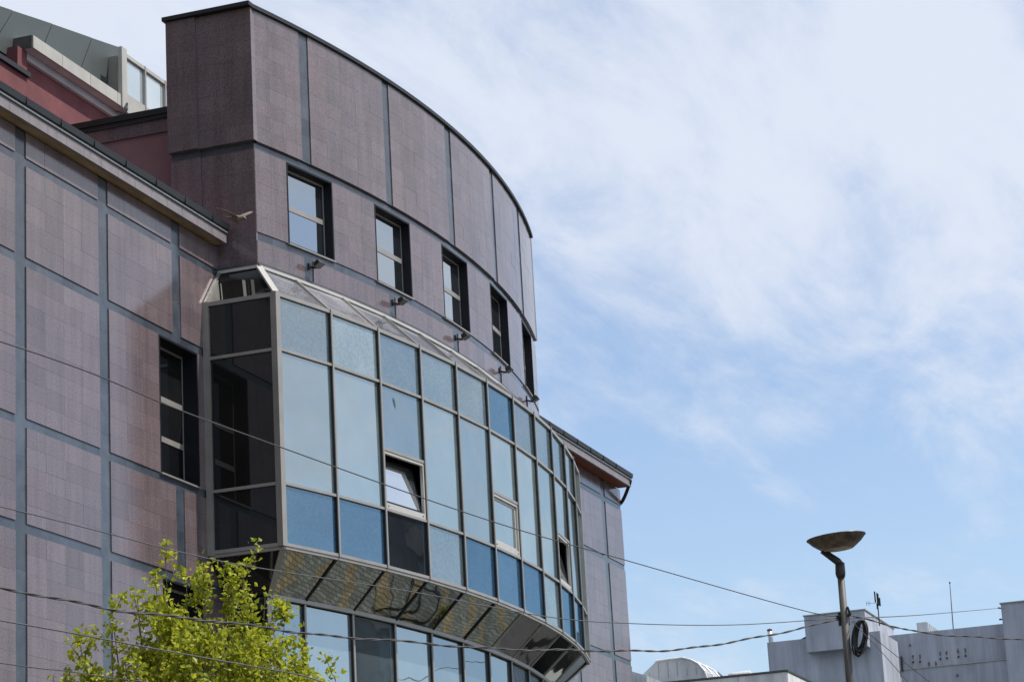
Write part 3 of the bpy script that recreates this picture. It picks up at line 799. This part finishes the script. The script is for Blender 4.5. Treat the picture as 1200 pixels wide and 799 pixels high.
k = MB(); k.tube([lp(36.69, -10.05, 6.36), lp(36.685, -10.05, 6.42), lp(36.66, -10.06, 6.58)], [.062, .075, .07], 12); k.tube([lp(36.66, -10.06, 6.55), lp(36.655, -10.03, 6.60), lp(36.60, -9.82, 6.78)], [.06, .058, .045], 10)
k.obj('arm', LARM, sl_root, smooth=True)
bc = Vector(lp(36.57, -10.07, 6.76))
k = MB(); k.lathe((0, 0, 0), [(.22, .012), (.235, .008), (.29, .045), (.37, .105), (.43, .17), (.445, .18), (.445, .192), (.42, .197), (.20, .21), (.02, .215)], 40)
bo = k.obj('bowl', BOWL, sl_root, smooth=True); bo.location = bc; bo.rotation_euler = (R_(-3.5), R_(-2), 0)
k = MB(); k.lathe((0, 0, 0), [(.02, -.006), (.14, -.004), (.212, .006), (.212, .02)], 32); di = k.obj('diffuser', BOWLB, sl_root, smooth=True); di.location = bc; di.rotation_euler = bo.rotation_euler
k = MB(); k.tube([lp(36.82, -10.01, 5.66), lp(36.79, -10.02, 5.86)], .085, 12); k.obj('clamp_band', BLACK, sl_root)
k = MB(); k.bar(lp(36.74, -9.92, 5.78), lp(36.74, -10.14, 5.80), .03, .04); k.bar(lp(36.72, -10.14, 5.80), lp(36.72, -10.10, 5.92), .03, .03); k.obj('hook', BLACK, sl_root)
# coil
cc = Vector((36.80, -10.235, 5.47))
root = MB()
vx = Vector((.25, -.97, 0)).normalized(); vz = Vector((0, -.18, 1)).normalized()
for j in range(11):
    pts = []
    ph = random.uniform(0, 6); rx = .078+random.uniform(-.03, .03); rz = .235+random.uniform(-.035, .035); o_ = Vector((random.uniform(-.03, .03), random.uniform(-.03, .03), -(rz-.235)))
    for s in range(29):
        an = 2*math.pi*s/28
        pts.append(o_+vx*rx*math.cos(an)*(1+.15*math.sin(an+ph))+vz*rz*math.sin(an)+Vector((-.03*math.sin(2*an+ph), 0, 0)))
    root.tube(pts, .014, 6, cap=False)
co = root.obj('cable_coil', BLACK, smooth=True); co.location = cc
tag(co, 'loose coil of black cable hung on the street lamp pole', 'cable coil')

# ------------------------------------------------------------------ overhead wires
WIRE = plain('black_wire', (.05, .048, .054), .6, 0, .2, 10)
WIREG = plain('grey_wire', (.075, .075, .085), .6, 0, .2, 10)
def wire(pts, rad, label, mat=WIRE, twisted=False):
    P = spline(pts, 16)
    k = MB()
    if twisted:
        ln = 0; A = []; B = []
        for i, p in enumerate(P):
            if i: ln += (P[i]-P[i-1]).length
            d = (P[min(i+1, len(P)-1)]-P[max(i-1, 0)]).normalized(); s = d.cross(Vector((0, 0, 1))).normalized(); u = s.cross(d)
            wob = .010*math.sin(ln*1.7)+.008*math.sin(ln*4.1)
            for lst, ph in ((A, 0), (B, math.pi)):
                lst.append(p+(s*math.cos(ln*9+ph)+u*math.sin(ln*9+ph))*rad*.95+u*wob)
        k.tube(A, rad, 6); k.tube(B, rad, 6)
    else: k.tube(P, rad, 6)
    o = k.obj('overhead_wire', mat, smooth=True)
    return tag(o, label, 'wire', 'overhead wires tied to the lamp pole')
def dense(pts, n=6): return [p for p in spline(pts, n)]
wire([(10.2, -5.6, 5.85), (18.17, -6.8, 5.99), (21.77, -6.96, 6.04), (27.63, -7.64, 6.0), (31.1, -8.36, 5.95), (35.97, -9.64, 5.80), (36.78, -10.04, 5.80)], 0.0066, 'highest thin wire, crossing the glass bay diagonally down to the lamp pole')
wire([(12, -4.8, 4.9), (20.14, -5.63, 5.04), (23.74, -5.85, 5.12), (25.52, -6.07, 5.19), (28.39, -6.42, 5.35), (30.89, -7.33, 5.28), (32.67, -7.95, 5.36), (34.68, -8.87, 5.51), (36.77, -9.97, 5.77)], 0.0062, 'thin wire passing just under the foot of the glass bay', WIREG)
W3 = dense([(12, -4.4, 4.1), (20.27, -5.55, 4.29), (22.71, -5.78, 4.37), (25.14, -6.18, 4.48), (26.9, -6.45, 4.57), (28.79, -7.13, 4.64), (31.75, -8.14, 4.85), (34.33, -8.94, 5.21), (36.77, -9.97, 5.77)])
wire(W3, .0078, 'thick twisted black cable sagging across the lower windows to the lamp pole', WIRE, True)
wire([(12, -5.6, 3.6), (18.62, -6.50, 3.68), (21.04, -6.73, 3.71), (23.43, -7.01, 3.73), (26.0, -7.5, 3.72), (34, -11, 3.9)], 0.0070, 'grey wire passing in front of the middle of the leafy tree', WIREG)
wire([(12, -6.9, 2.95), (16.97, -7.50, 3.02), (17.92, -7.55, 3.06), (19.29, -7.62, 3.11), (24, -8.5, 3.2)], 0.0047, 'lowest dark wire at the bottom left corner', WIRE)
W5 = dense([(36.8, -10.16, 5.78), (37.92, -10.57, 5.72), (39.0, -10.89, 5.74), (41.22, -12.02, 5.79), (46, -14.4, 5.95)])
wire(W5, .0072, 'twisted black cable running right from the lamp pole past the grey wall', WIRE, True)
wire([(36.78, -10.03, 5.76), (58.42, -7.37, 9.04), (89.03, -4.77, 13.72), (91.02, -4.60, 14.02)], 0.0094, 'thin wire rising from the lamp pole to the grey tower at far right', WIREG)
wire([(36.81, -10.13, 5.71), (35.97, -10.66, 5.14), (35.13, -11.2, 4.51), (33.6, -12.2, 3.4)], 0.0055, 'left one of two stay wires slanting down right from the lamp pole', WIRE)
wire([(36.81, -10.15, 5.72), (37.94, -10.41, 5.41), (39.09, -10.8, 4.99), (42, -11.8, 3.9)], 0.0055, 'right one of two stay wires slanting down right from the lamp pole', WIRE)

# ------------------------------------------------------------------ tree in front of the wing
LEAF = None
def leafmat():
    mt, t, b = newmat('young_leaf')
    a = t.nodes.new('ShaderNodeAttribute'); a.attribute_name = 'tint'
    n = noise(t, 9, 3)
    r = ramp(t, n.outputs['Fac'], [(.3, (.85, .85, .8)), (.7, (1.1, 1.1, 1.0))])
    c = mul(t, a.outputs['Color'], r.outputs[0])
    t.links.new(c, b.inputs['Base Color']); b.inputs['Roughness'].default_value = .45
    tr = t.nodes.new('ShaderNodeBsdfTranslucent'); t.links.new(c, tr.inputs['Color'])
    mx = t.nodes.new('ShaderNodeMixShader'); mx.inputs[0].default_value = .52
    t.links.new(b.outputs[0], mx.inputs[1]); t.links.new(tr.outputs[0], mx.inputs[2]); t.links.new(mx.outputs[0], t.nodes['Material Output'].inputs['Surface'])
    return mt
LEAF = leafmat()
BARK = plain('bark', (.10, .085, .065), .9, 0, .3, 12, .3, (1, 1, .3))
TP = Vector((26.5, -4.45, GROUND))
tree = empty('leafy_tree', TP)
tag(tree, 'small tree with fresh yellow-green leaves in front of the left wing', 'tree')
k = MB()
k.tube([(0, 0, 0), (.03, .02, 1.0), (-.02, .03, 2.2), (.02, 0, 3.2)], [.13, .11, .10, .08], 12)
k.obj('trunk', BARK, tree, smooth=True)
rnd = random.Random(21)
# leader tips (world), measured from the lens: the highest shoots then a filling of lower ones
tips = [(26.22, -4.22, 5.66), (26.62, -5.04, 5.46), (26.45, -4.60, 5.32), (26.35, -4.42, 5.38), (26.6, -4.85, 5.30), (26.1, -3.9, 5.25), (26.0, -3.62, 5.05), (25.9, -3.25, 4.75),
        (26.75, -5.25, 5.25), (26.9, -5.42, 4.9), (26.3, -4.05, 5.35), (26.7, -5.1, 5.25), (27.0, -5.6, 4.45), (25.8, -2.95, 4.35)]
for i in range(56):
    an = rnd.uniform(0, 2*math.pi); rr = 1.45*math.sqrt(rnd.random())
    tips.append((26.5+rr*math.cos(an)*.9, -4.35+rr*math.sin(an), 4.92-.42*(rr/1.4)**2*1.6+rnd.uniform(-.55, .08)))
for i in range(26):
    an = rnd.uniform(0, 2*math.pi); rr = rnd.uniform(.9, 1.7)
    tips.append((26.5+rr*math.cos(an), -4.4+rr*math.sin(an), rnd.uniform(2.6, 4.2)))
br = MB(); lv = []; lf = []; lt = []
def leaf(p, d, s, tint):
    d = d.normalized(); sd = d.cross(Vector((rnd.gauss(0, 1), rnd.gauss(0, 1), rnd.gauss(0, 1)))).normalized(); n = d.cross(sd)
    i = len(lv)
    lv.extend([p, p+d*s*.45+sd*s*.36+n*s*.10, p+d*s*1.05-n*s*.05, p+d*s*.45-sd*s*.36+n*s*.10, p+d*s*.5-n*s*.02])
    lf.extend([(i, i+1, i+4), (i+1, i+2, i+4), (i+2, i+3, i+4), (i+3, i, i+4)]); lt.extend([tint]*5)
for tp in tips:
    tp = Vector(tp)-TP
    h0 = rnd.uniform(1.9, 3.1); st = Vector((rnd.uniform(-.04, .04), rnd.uniform(-.04, .04), h0))
    mid = st.lerp(tp, .5); mid.x += (tp.x-st.x)*.22; mid.y += (tp.y-st.y)*.22; mid.z -= .05
    P = spline([st, mid, tp], 8)
    br.tube(P, [.030*(1-i/(len(P)-1))+.004 for i in range(len(P))], 5)
    subs = [P]
    for s in range(12):
        q = P[min(len(P)-1, int(5+(len(P)-5)*rnd.random()**.75))]; dirn = Vector((rnd.gauss(0, .5), rnd.gauss(0, .5), rnd.uniform(.1, .9))).normalized()
        ln = rnd.uniform(.10, .34)
        P2 = spline([q, q+dirn*ln*.5+Vector((0, 0, .02)), q+dirn*ln+Vector((0, 0, .07))], 4)
        br.tube(P2, [.007, .006, .006, .005, .005, .004, .004, .003, .003][:len(P2)], 4); subs.append(P2)
    for si, Q in enumerate(subs):
        lo = int(len(Q)*.42) if si == 0 else 1
        for j in range(lo, len(Q)):
            for c in range(rnd.randint(2, 5) if si == 0 else rnd.randint(3, 7)):
                off = Vector((rnd.gauss(0, 1), rnd.gauss(0, 1), rnd.gauss(0, .8)))*.05
                g = rnd.random(); tint = Vector((.27, .34, .024)).lerp(Vector((.55, .55, .05)), g)*rnd.uniform(.7, 1.15)
                leaf(Q[j]+off, Vector((rnd.gauss(0, 1), rnd.gauss(0, 1), rnd.gauss(.35, .8))), rnd.uniform(.045, .095), tuple(tint))
br_o = br.obj('branches', BARK, tree)
cr_o = mesh_obj('crown', lv, lf, LEAF, tree, False, lt)
# further street trees past the far wing (they show in the mirror soffit)
DKLEAF = plain('dark_leaf', (.022, .035, .012), .6, 0, .4, 5)
for j, (pos, lab) in enumerate([((75.5, -4.6, GROUND), 'dark bushy street tree past the far wing, nearest the facade'), ((81.0, -3.6, GROUND), 'dark bushy street tree past the far wing, middle of three'), ((87.5, -2.6, GROUND), 'dark bushy street tree past the far wing, farthest of three')]):
    t2 = tag(empty('street_tree', pos), lab, 'tree', 'dark street trees past the far wing')
    t2.rotation_euler = (0, 0, 1.3*j); t2.scale = (1.45, 1.45, 1.12)
    for src in list(tree.children):
        c2 = src.copy(); COL.objects.link(c2); c2.parent = t2
        if src.name.startswith('crown'):
            c2.material_slots[0].link = 'OBJECT'; c2.material_slots[0].material = DKLEAF

# ------------------------------------------------------------------ birds
def bird(name, loc, fwd, spread, label, scale=1.0, cols=((.07, .062, .06), (.17, .135, .105))):
    """one skin: lofted body with tail and beak, plus two aerofoil wings, fused by a voxel remesh"""
    k = MB()
    prof = [(-.175, .006, .0), (-.165, .040, .002), (-.10, .028, .004), (-.06, .042, .0), (0, .055, -.004), (.05, .050, -.002), (.09, .034, .010), (.115, .029, .018), (.135, .027, .020), (.155, .017, .016), (.168, .007, .010), (.182, .003, .007)]
    rings = []
    for x, r, z in prof:
        w, h = (r*1.0, r*.95) if x > -.09 else (r*1.2, .008)
        st = len(k.v)
        for j in range(12):
            an = 2*math.pi*j/12; k.v.append(Vector((x, w*math.cos(an), z+h*math.sin(an)))); k.t.append((1, 1, 1))
        rings.append(st)
    for r0, r1 in zip(rings, rings[1:]):
        for j in range(12): k.f.append((r0+j, r0+(j+1) % 12, r1+(j+1) % 12, r1+j))
    k.f.append(tuple(rings[0]+j for j in range(12))[::-1]); k.f.append(tuple(rings[-1]+j for j in range(12)))
    for sd in (-1, 1):
        dih = spread[0] if sd < 0 else spread[1]
        secs = [(0.0, .075, -.065, 0), (.09, .075, -.06, .25), (.16, .07, -.055, .5), (.24, .045, -.065, .7), (.30, .01, -.08, .85), (.335, -.045, -.085, 1)] if spread[2] else [(0, .06, -.10, 0), (.03, .055, -.14, .5), (.045, .03, -.15, 1)]
        rr = []
        for y, le, te, q in secs:
            zoff = y*math.sin(dih)*(1-.35*q); yy = y*math.cos(dih); th = .0075*(1-.45*q)
            st = len(k.v); ch = le-te
            for t_, up_ in ((0, 0), (.25, 1), (.6, .8), (1, .1), (.6, -.6), (.25, -.7)):
                k.v.append(Vector((le-ch*t_, sd*(yy+.02), .018+zoff+th*up_))); k.t.append((1, 1, 1))
            rr.append(st)
        for r0, r1 in zip(rr, rr[1:]):
            for j in range(6): k.f.append((r0+j, r0+(j+1) % 6, r1+(j+1) % 6, r1+j))
        k.f.append(tuple(rr[0]+j for j in range(6))); k.f.append(tuple(rr[-1]+j for j in range(6)))
    mt, t, b = newmat(name+'_plumage'+str(len(MATS)))
    tc = t.nodes.new('ShaderNodeTexCoord'); n = noise(t, 14, 4, .6, tc.outputs['Object'])
    r = ramp(t, n.outputs['Fac'], [(.4, cols[0]), (.6, cols[1])]); t.links.new(r.outputs[0], b.inputs['Base Color']); b.inputs['Roughness'].default_value = .8
    o = k.obj(name, mt, smooth=True)
    rm = o.modifiers.new('fuse', 'REMESH'); rm.mode = 'VOXEL'; rm.voxel_size = .0042; rm.use_smooth_shade = True
    f_ = Vector(fwd).normalized(); s_ = Vector((0, 0, 1)).cross(f_).normalized(); u_ = f_.cross(s_)
    mw = Matrix((f_, s_, u_)).transposed().to_4x4(); mw.translation = loc
    o.matrix_world = mw @ Matrix.Scale(scale, 4)
    return tag(o, label, 'bird')
bird('flying_bird', (28.29, -4.28, 10.47), (-.30, -.86, -.30), (R_(12), R_(38), True), 'grey-brown bird flying with spread wings in front of the drum corner', 1.0)
bird('perched_bird', (36.80, 1.825, 15.965), (-.5, -.6, .62), (R_(-30), R_(-30), False), 'small grey pigeon perched on the black gutter of the setback wall', .8, ((.22, .22, .24), (.40, .40, .42)))

# ------------------------------------------------------------------ distant rooftops at the right
def streaked(name, c):
    mt, t, b = newmat(name)
    g = t.nodes.new('ShaderNodeNewGeometry'); mpn = t.nodes.new('ShaderNodeMapping'); mpn.inputs['Scale'].default_value = (1.6, 1.6, .12)
    t.links.new(g.outputs['Position'], mpn.inputs[0])
    n = noise(t, 2.2, 6, .62, mpn.outputs[0]); n2 = noise(t, .8, 5, .6)
    r = ramp(t, n.outputs['Fac'], [(.3, [x*.76 for x in c]), (.7, [x*1.18 for x in c])]); r2 = ramp(t, n2.outputs['Fac'], [(.3, (.86, .86, .86)), (.7, (1.08, 1.08, 1.08))])
    t.links.new(mul(t, r.outputs[0], r2.outputs[0]), b.inputs['Base Color']); b.inputs['Roughness'].default_value = .85
    return mt
GREYW = streaked('streaked_grey_render', (.36, .39, .45))
WHITEW = streaked('white_render', (.60, .61, .62))
STAIN = plain('rust_stain', (.13, .12, .125), .9, 0, .35, 9)
STEEL = plain('galvanised_sheet', (.50, .52, .53), .4, .5, .15, 2, 0, (1, 1, .3))
gb = empty('grey_building', (90, 0, GROUND)); tag(gb, 'plain grey concrete building with stepped blocks and tower behind the lamp pole', 'building')
class GB(MB):
    root = None
    def obj(s, name, mat, parent=None, **k):
        r = parent or s.root; base = s.root.location
        s.v = [v-Vector(base) for v in s.v]
        return super().obj(name, mat, r, **k)
GB.root = gb
def gbox(a, b_, name, mat, parent=None): k = GB(); k.box(a, b_); return k.obj(name, mat, parent)
gbox((88.5, -.53, GROUND), (91.69, 3.6, 13.29), 'stair_block', GREYW)
gbox((88.0, -.15, 12.72), (93.25, 2.055, 14.01), 'lift_house', GREYW)
gbox((87.96, -.19, 14.012), (93.3, 2.09, 14.05), 'capping', CONC)
gbox((92.0, -4.5, 12.24), (100, -.16, 13.60), 'upper_wall', GREYW)
gbox((91.7, -4.5, GROUND), (99.9, -.54, 12.238), 'lower_wall', GREYW)
gbox((91.66, -4.5, 12.24), (91.99, -.54, 12.275), 'ledge', CONC)
gbox((91.0, -9.5, GROUND), (99, -4.52, 14.17), 'tower_block', GREYW)
gbox((91.6, -4.4, GROUND), (91.695, -.6, 3.2), 'added_shopfront', G_WINDARK); gbox((88.4, -.5, GROUND), (88.495, 3.5, 3.2), 'added_shopfront', G_WINDARK)  # unseen dark glazing added to darken what the mirror soffit reflects
gbox((90.95, -9.55, 14.172), (99.05, -4.48, 14.21), 'capping', CONC)
k = GB(); k.poly([(88.7, 2.06, 13.30), (88.7, 2.45, 13.30), (88.7, 2.06, 13.46), (90, 2.06, 13.30), (90, 2.45, 13.30), (90, 2.06, 13.46)], [(0, 1, 2), (5, 4, 3), (0, 3, 4, 1), (1, 4, 5, 2), (2, 5, 3, 0)]); k.obj('lean_to_roof', BLACK)
for (y, z) in [(-.93, 13.18), (-.334, 12.51), (-.583, 12.52), (-.99, 12.55), (-1.246, 12.54), (-1.994, 12.565), (-2.235, 12.57), (-2.66, 12.58), (-2.92, 12.59)]:
    k = GB(); k.tube([(92.01, y, z), (91.93, y, z), (91.90, y, z-.05)], .028, 8); k.obj('pipe_stub', BLACK)
for (y, z) in [(-.334, 12.66), (-.583, 12.70), (-.99, 12.76), (-1.246, 12.75), (-1.994, 12.78), (-2.235, 12.78), (-2.66, 12.80), (-2.92, 12.80), (-1.55, 12.42), (-1.80, 12.42)]:
    k = GB(); pts = []
    for a_ in range(9):
        an_ = 2*math.pi*a_/9; pts.append((91.99, y+math.cos(an_)*.045*random.uniform(.5, 1.2), z-.02+math.sin(an_)*(.10 if math.sin(an_) > 0 else .13)*random.uniform(.5, 1.1)))
    k.poly(pts+[(91.999, p_[1], p_[2]) for p_ in pts], [tuple(range(9)), tuple(range(17, 8, -1))]+[(i_, (i_+1) % 9, 9+(i_+1) % 9, 9+i_) for i_ in range(9)]); k.obj('rust_patch', STAIN)
k = GB(); k.tube([(91.71, -2.6, 11.87), (91.63, -2.6, 11.87), (91.6, -2.6, 11.82)], .03, 8); k.obj('pipe_stub', BLACK)
k = GB(); k.tube([(91.65, -.62, 12.2), (91.65, -.62, 12.75)], .035, 8); k.obj('pipe_stub', BLACK)
k = GB(); k.tube([(91.02, -4.50, 14.02), (90.9, -4.44, 14.02)], .03, 6); k.tube([(91.02, -4.50, 13.62), (90.9, -4.44, 13.6)], .03, 6); k.obj('wire_bracket', BLACK)
def top(name, label, cat, loc): return tag(empty(name, loc), label, cat)
ch = top('flue', 'short round metal flue with a cap on the left edge of the grey building', 'flue', (88.75, 3.5, 13.29)); GB.root = ch
k = GB(); k.tube([(88.75, 3.5, 13.29), (88.75, 3.53, 13.74)], .085, 12); k.obj('pipe', STEEL, smooth=True)
k = GB(); k.tube([(88.75, 3.53, 13.75), (88.75, 3.53, 13.77)], .10, 12); k.tube([(88.75, 3.53, 13.79), (88.75, 3.53, 13.83)], [.105, .02], 12); k.obj('cap', LEAD)
an = top('panel_antenna', 'black cluster of panel antennas on a short mast above the grey block', 'antenna', (90, -.25, 13.9)); GB.root = an
k = GB(); k.tube([(90, -.25, 13.7), (90, -.26, 14.9)], .022, 8); k.obj('mast', BLACK)
for (dy, z0, z1) in [(.07, 14.55, 14.95), (-.04, 14.42, 14.86), (-.09, 14.4, 14.7), (.02, 14.3, 14.5)]:
    k = GB(); k.box((89.93, -.26+dy-.022, z0), (89.99, -.26+dy+.022, z1)); k.obj('antenna_panel', BLACK)
k = GB(); k.bar((89.95, -.26, 14.52), (89.95, .16, 14.55), .012, .012); 
for q in (.02, .08, .14): k.bar((89.95, q, 14.46), (89.95, q, 14.63), .01, .01)
k.obj('yagi', LEAD)
ms = top('whip_mast', 'tall thin bare mast standing on the grey upper wall', 'mast', (93, -2.40, 13.6)); GB.root = ms
k = GB(); k.tube([(93, -2.40, 13.6), (93, -2.42, 14.5), (93, -2.445, 15.45)], [.022, .018, .012], 8); k.obj('rod', LEAD)
k = GB(); k.tube([(93, -2.445, 15.44), (93, -2.447, 15.50)], .03, 8); k.obj('tip', LEAD)
vt = top('roof_vent', 'square metal roof vent with ribbed side on the grey building', 'vent', (94.5, -1.15, 13.6)); GB.root = vt
k = GB(); k.box((93.5, -1.36, 13.6), (96.1, -.97, 14.19)); k.obj('casing', STEEL)
for i in range(6):
    k = GB(); k.box((93.6+i*.42, -1.385, 13.6), (93.66+i*.42, -1.362, 14.17)); k.obj('rib', STEEL)
wb = top('white_building', 'low white panelled flat-roofed building at the bottom edge below the grey block', 'building', (80, 3, GROUND)); GB.root = wb
k = GB(); k.box((78.03, .53, GROUND), (84, 12, 10.74)); k.obj('body', WHITEW)
for i in range(7):
    y0 = .52+i*1.6; k = GB(); k.box((78.0, y0+.01, 8.5), (78.028, y0+1.59, 10.73)); k.obj('wall_panel', WHITEW)
for i in range(4):
    for j in range(6):
        k = GB(); k.box((78.03+i*1.5, .50, 10.35-j*.4), (79.51+i*1.5, .528, 10.73-j*.4)); k.obj('cladding_board', WHITEW)
k = GB(); k.box((77.97, .47, 10.742), (84.05, 12, 10.80)); k.obj('coping', LEAD)
sk = top('barrel_skylight', 'silver barrel-vaulted roof housing on the white building', 'skylight', (82.5, 5.2, 10.8)); GB.root = sk
pr = [(6.5, 10.8), (6.42, 11.70), (5.95, 12.06), (5.0, 12.08), (4.7, 11.98), (4.45, 11.82), (4.25, 11.55), (4.15, 11.2), (4.12, 10.8)]
def extr(x0, x1, P): 
    k = GB(); n = len(P); k.poly([(x0, y, z) for y, z in P]+[(x1, y, z) for y, z in P], [tuple(range(n)), tuple(range(2*n-1, n-1, -1))]+[(i, (i+1) % n, n+(i+1) % n, n+i) for i in range(n)]); return k
extr(82.0, 84.0, pr).obj('housing', STEEL)
for i in range(6):
    y = 6.2-i*.33; k = GB(); k.box((81.985, y-.01, 11.5), (81.998, y+.01, 12.02 if 4.9 < y < 5.9 else 11.72)); k.obj('seam', CONC)
for x in (81.96, 82.9, 83.9):
    pts = [(x, y, z+.03) for y, z in pr[2:]]; k = GB(); k.tube(pts, .035, 6); k.obj('rib', WHITE_STRIP)
for i in range(5):
    k = GB(); yy = 4.9-i*.13; k.tube([(84.2, yy, 12.02-.05*i), (84.9, yy-.2, 12.0-.12*i)], .02, 5); k.obj('mesh_guard', STEEL)
tk = top('roof_tank', 'white horizontal tank lying on the white building roof', 'tank', (80, 2.5, 10.8)); GB.root = tk
k = GB(); k.tube([(80, 2.92, 11.03), (80, 2.90, 11.03), (80, 2.2, 11.04), (80, 2.17, 11.04)], [.10, .13, .13, .10], 14); k.obj('shell', WHITEW, smooth=True)
k = GB(); k.box((79.9, 2.7, 10.8), (80.1, 2.76, 10.93)); k.box((79.9, 2.3, 10.8), (80.1, 2.36, 10.93)); k.obj('cradle', STEEL)
sr = top('corrugated_shed', 'grey corrugated shed roof tucked against the right wing of the building', 'shed', (81, 6.5, 10.5)); GB.root = sr
k = GB(); k.poly([(80, 5.72, 11.35), (80, 8.5, 12.4), (83, 8.5, 12.4), (83, 5.72, 11.35), (80, 5.72, GROUND), (80, 8.5, GROUND), (83, 8.5, GROUND), (83, 5.72, GROUND)], [(0, 1, 2, 3), (4, 7, 6, 5), (0, 4, 5, 1), (1, 5, 6, 2), (2, 6, 7, 3), (3, 7, 4, 0)]); k.obj('shell', STEEL)
for i in range(9):
    y = 5.8+i*.3; k = GB(); k.box((79.97, y, 9), (79.998, y+.12, 11.30+(y-5.72)*.378)); k.obj('corrugation', STEEL)

# ------------------------------------------------------------------ street opposite (seen only in the mirror glass)
def opposite(x0, x1, y0, h, mat, label, spire=False):
    r = top('street_building', label, 'building', ((x0+x1)/2, y0, GROUND)); GB.root = r
    k = GB(); k.box((x0, y0-12, GROUND), (x1, y0, h)); k.obj('wall', mat)
    k = GB(); ym = y0-6; k.poly([(x0-.3, y0+.4, h), (x1+.3, y0+.4, h), (x1+.3, y0-12.4, h), (x0-.3, y0-12.4, h), (x0+3, ym, h+3.4), (x1-3, ym, h+3.4)], [(0, 1, 5, 4), (1, 2, 5), (2, 3, 4, 5), (3, 0, 4), (3, 2, 1, 0)]); rf = k.obj('roof', MATS['dark_roof'])
    nx = int((x1-x0)/3)
    for i in range(nx):
        for z in (h-3.2, h-7.2, h-11.2):
            k = GB(); xx = x0+1+i*(x1-x0-2)/max(1, nx); k.box((xx, y0, z), (xx+1.3, y0+.05, z+1.9)); k.obj('window', G_WINDARK)
    if spire:
        k = GB(); k.tube([((x0+x1)/2, ym, h+3.2), ((x0+x1)/2, ym, h+5), ((x0+x1)/2, ym, h+8)], [.5, .35, .04], 8); k.obj('spire', LEAD, rf)
DROOF = plain('dark_roof', (.05, .045, .045), .8, 0, .2, 2); 
BRICK = plain('brown_render', (.16, .13, .11), .9, 0, .2, 1)
opposite(62, 84, -32, 8.0, BRICK, 'brown street house with a spired dark roof, mirrored in the lower panes', True)
opposite(92, 122, -33, 9.0, BRICK, 'long brown street house with a plain hipped roof, mirrored in the lower panes')
opposite(128, 150, -32, 12.5, BRICK, 'tall brown house at the far end of the opposite street side')

tw = top('narrow_tower', 'narrow dark tower across the street, mirrored in the third column of bay panes', 'building', (87, -40, GROUND)); GB.root = tw
k = GB(); k.box((84.6, -44, GROUND), (89.9, -37, 22.4)); k.obj('wall', DROOF)
for j in range(7):
    k = GB(); k.box((84.4, -36.999, 1.6+j*2.9), (90.1, -36.6, 2.5+j*2.9)); k.obj('balcony_band', BRICK)
    for i in range(3):
        k = GB(); k.box((85+i*1.7, -36.999, 2.7+j*2.9), (86.2+i*1.7, -36.95, 4.2+j*2.9)); k.obj('window', G_WINDARK)
k = GB(); k.tube([(86, -40, 22.4), (86, -40, 26.4)], .12, 6); k.obj('mast', BLACK)
# cycle railing and a clipped shrub on the pavement
rl = top('cycle_railing', 'black tubular railing on the banded pavement', 'railing', (54.6, -6.2, GROUND+.12)); GB.root = rl
for i in range(5):
    x0 = 53.4+i*.75; k = GB(); k.tube(spline([(x0, -5.6, GROUND+.1), (x0, -5.6, GROUND+.9), (x0+.05, -6.2, GROUND+1.05), (x0, -6.8, GROUND+.9), (x0, -6.8, GROUND+.1)], 5), .035, 6); k.obj('hoop', BLACK, smooth=True)
k = GB(); k.tube([(53.3, -6.2, GROUND+1.05), (56.6, -6.2, GROUND+1.05)], .03, 6); k.obj('top_rail', BLACK)
sh2 = tag(empty('shrub', (57.6, -5.6, GROUND-.9)), 'dense green shrub on the banded pavement', 'shrub'); sh2.scale = (.42, .42, .42)
for src in list(tree.children):
    if src.name.startswith(('crown', 'branches')):
        c2 = src.copy(); COL.objects.link(c2); c2.parent = sh2

# unseen block added out of frame to the left, to shade the drum cheek
nb = top('shade_tower', 'added tall dark block out of frame to the left, shading the drum side', 'building', (1, 13, GROUND)); GB.root = nb
k = GB(); k.box((-16, 1.0, GROUND), (19, 24, 34)); k.obj('wall', BRICK)
for i in range(6):
    for j in range(9):
        k = GB(); k.box((19.0, 3.2+i*3.4, 1.5+j*3.5), (19.05, 4.9+i*3.4, 3.3+j*3.5)); k.obj('window', G_WINDARK)
k = GB(); k.box((-16.2, .8, 34.0), (19.2, 24.2, 34.5)); k.obj('roof', DROOF)

scene.render.engine = 'CYCLES'
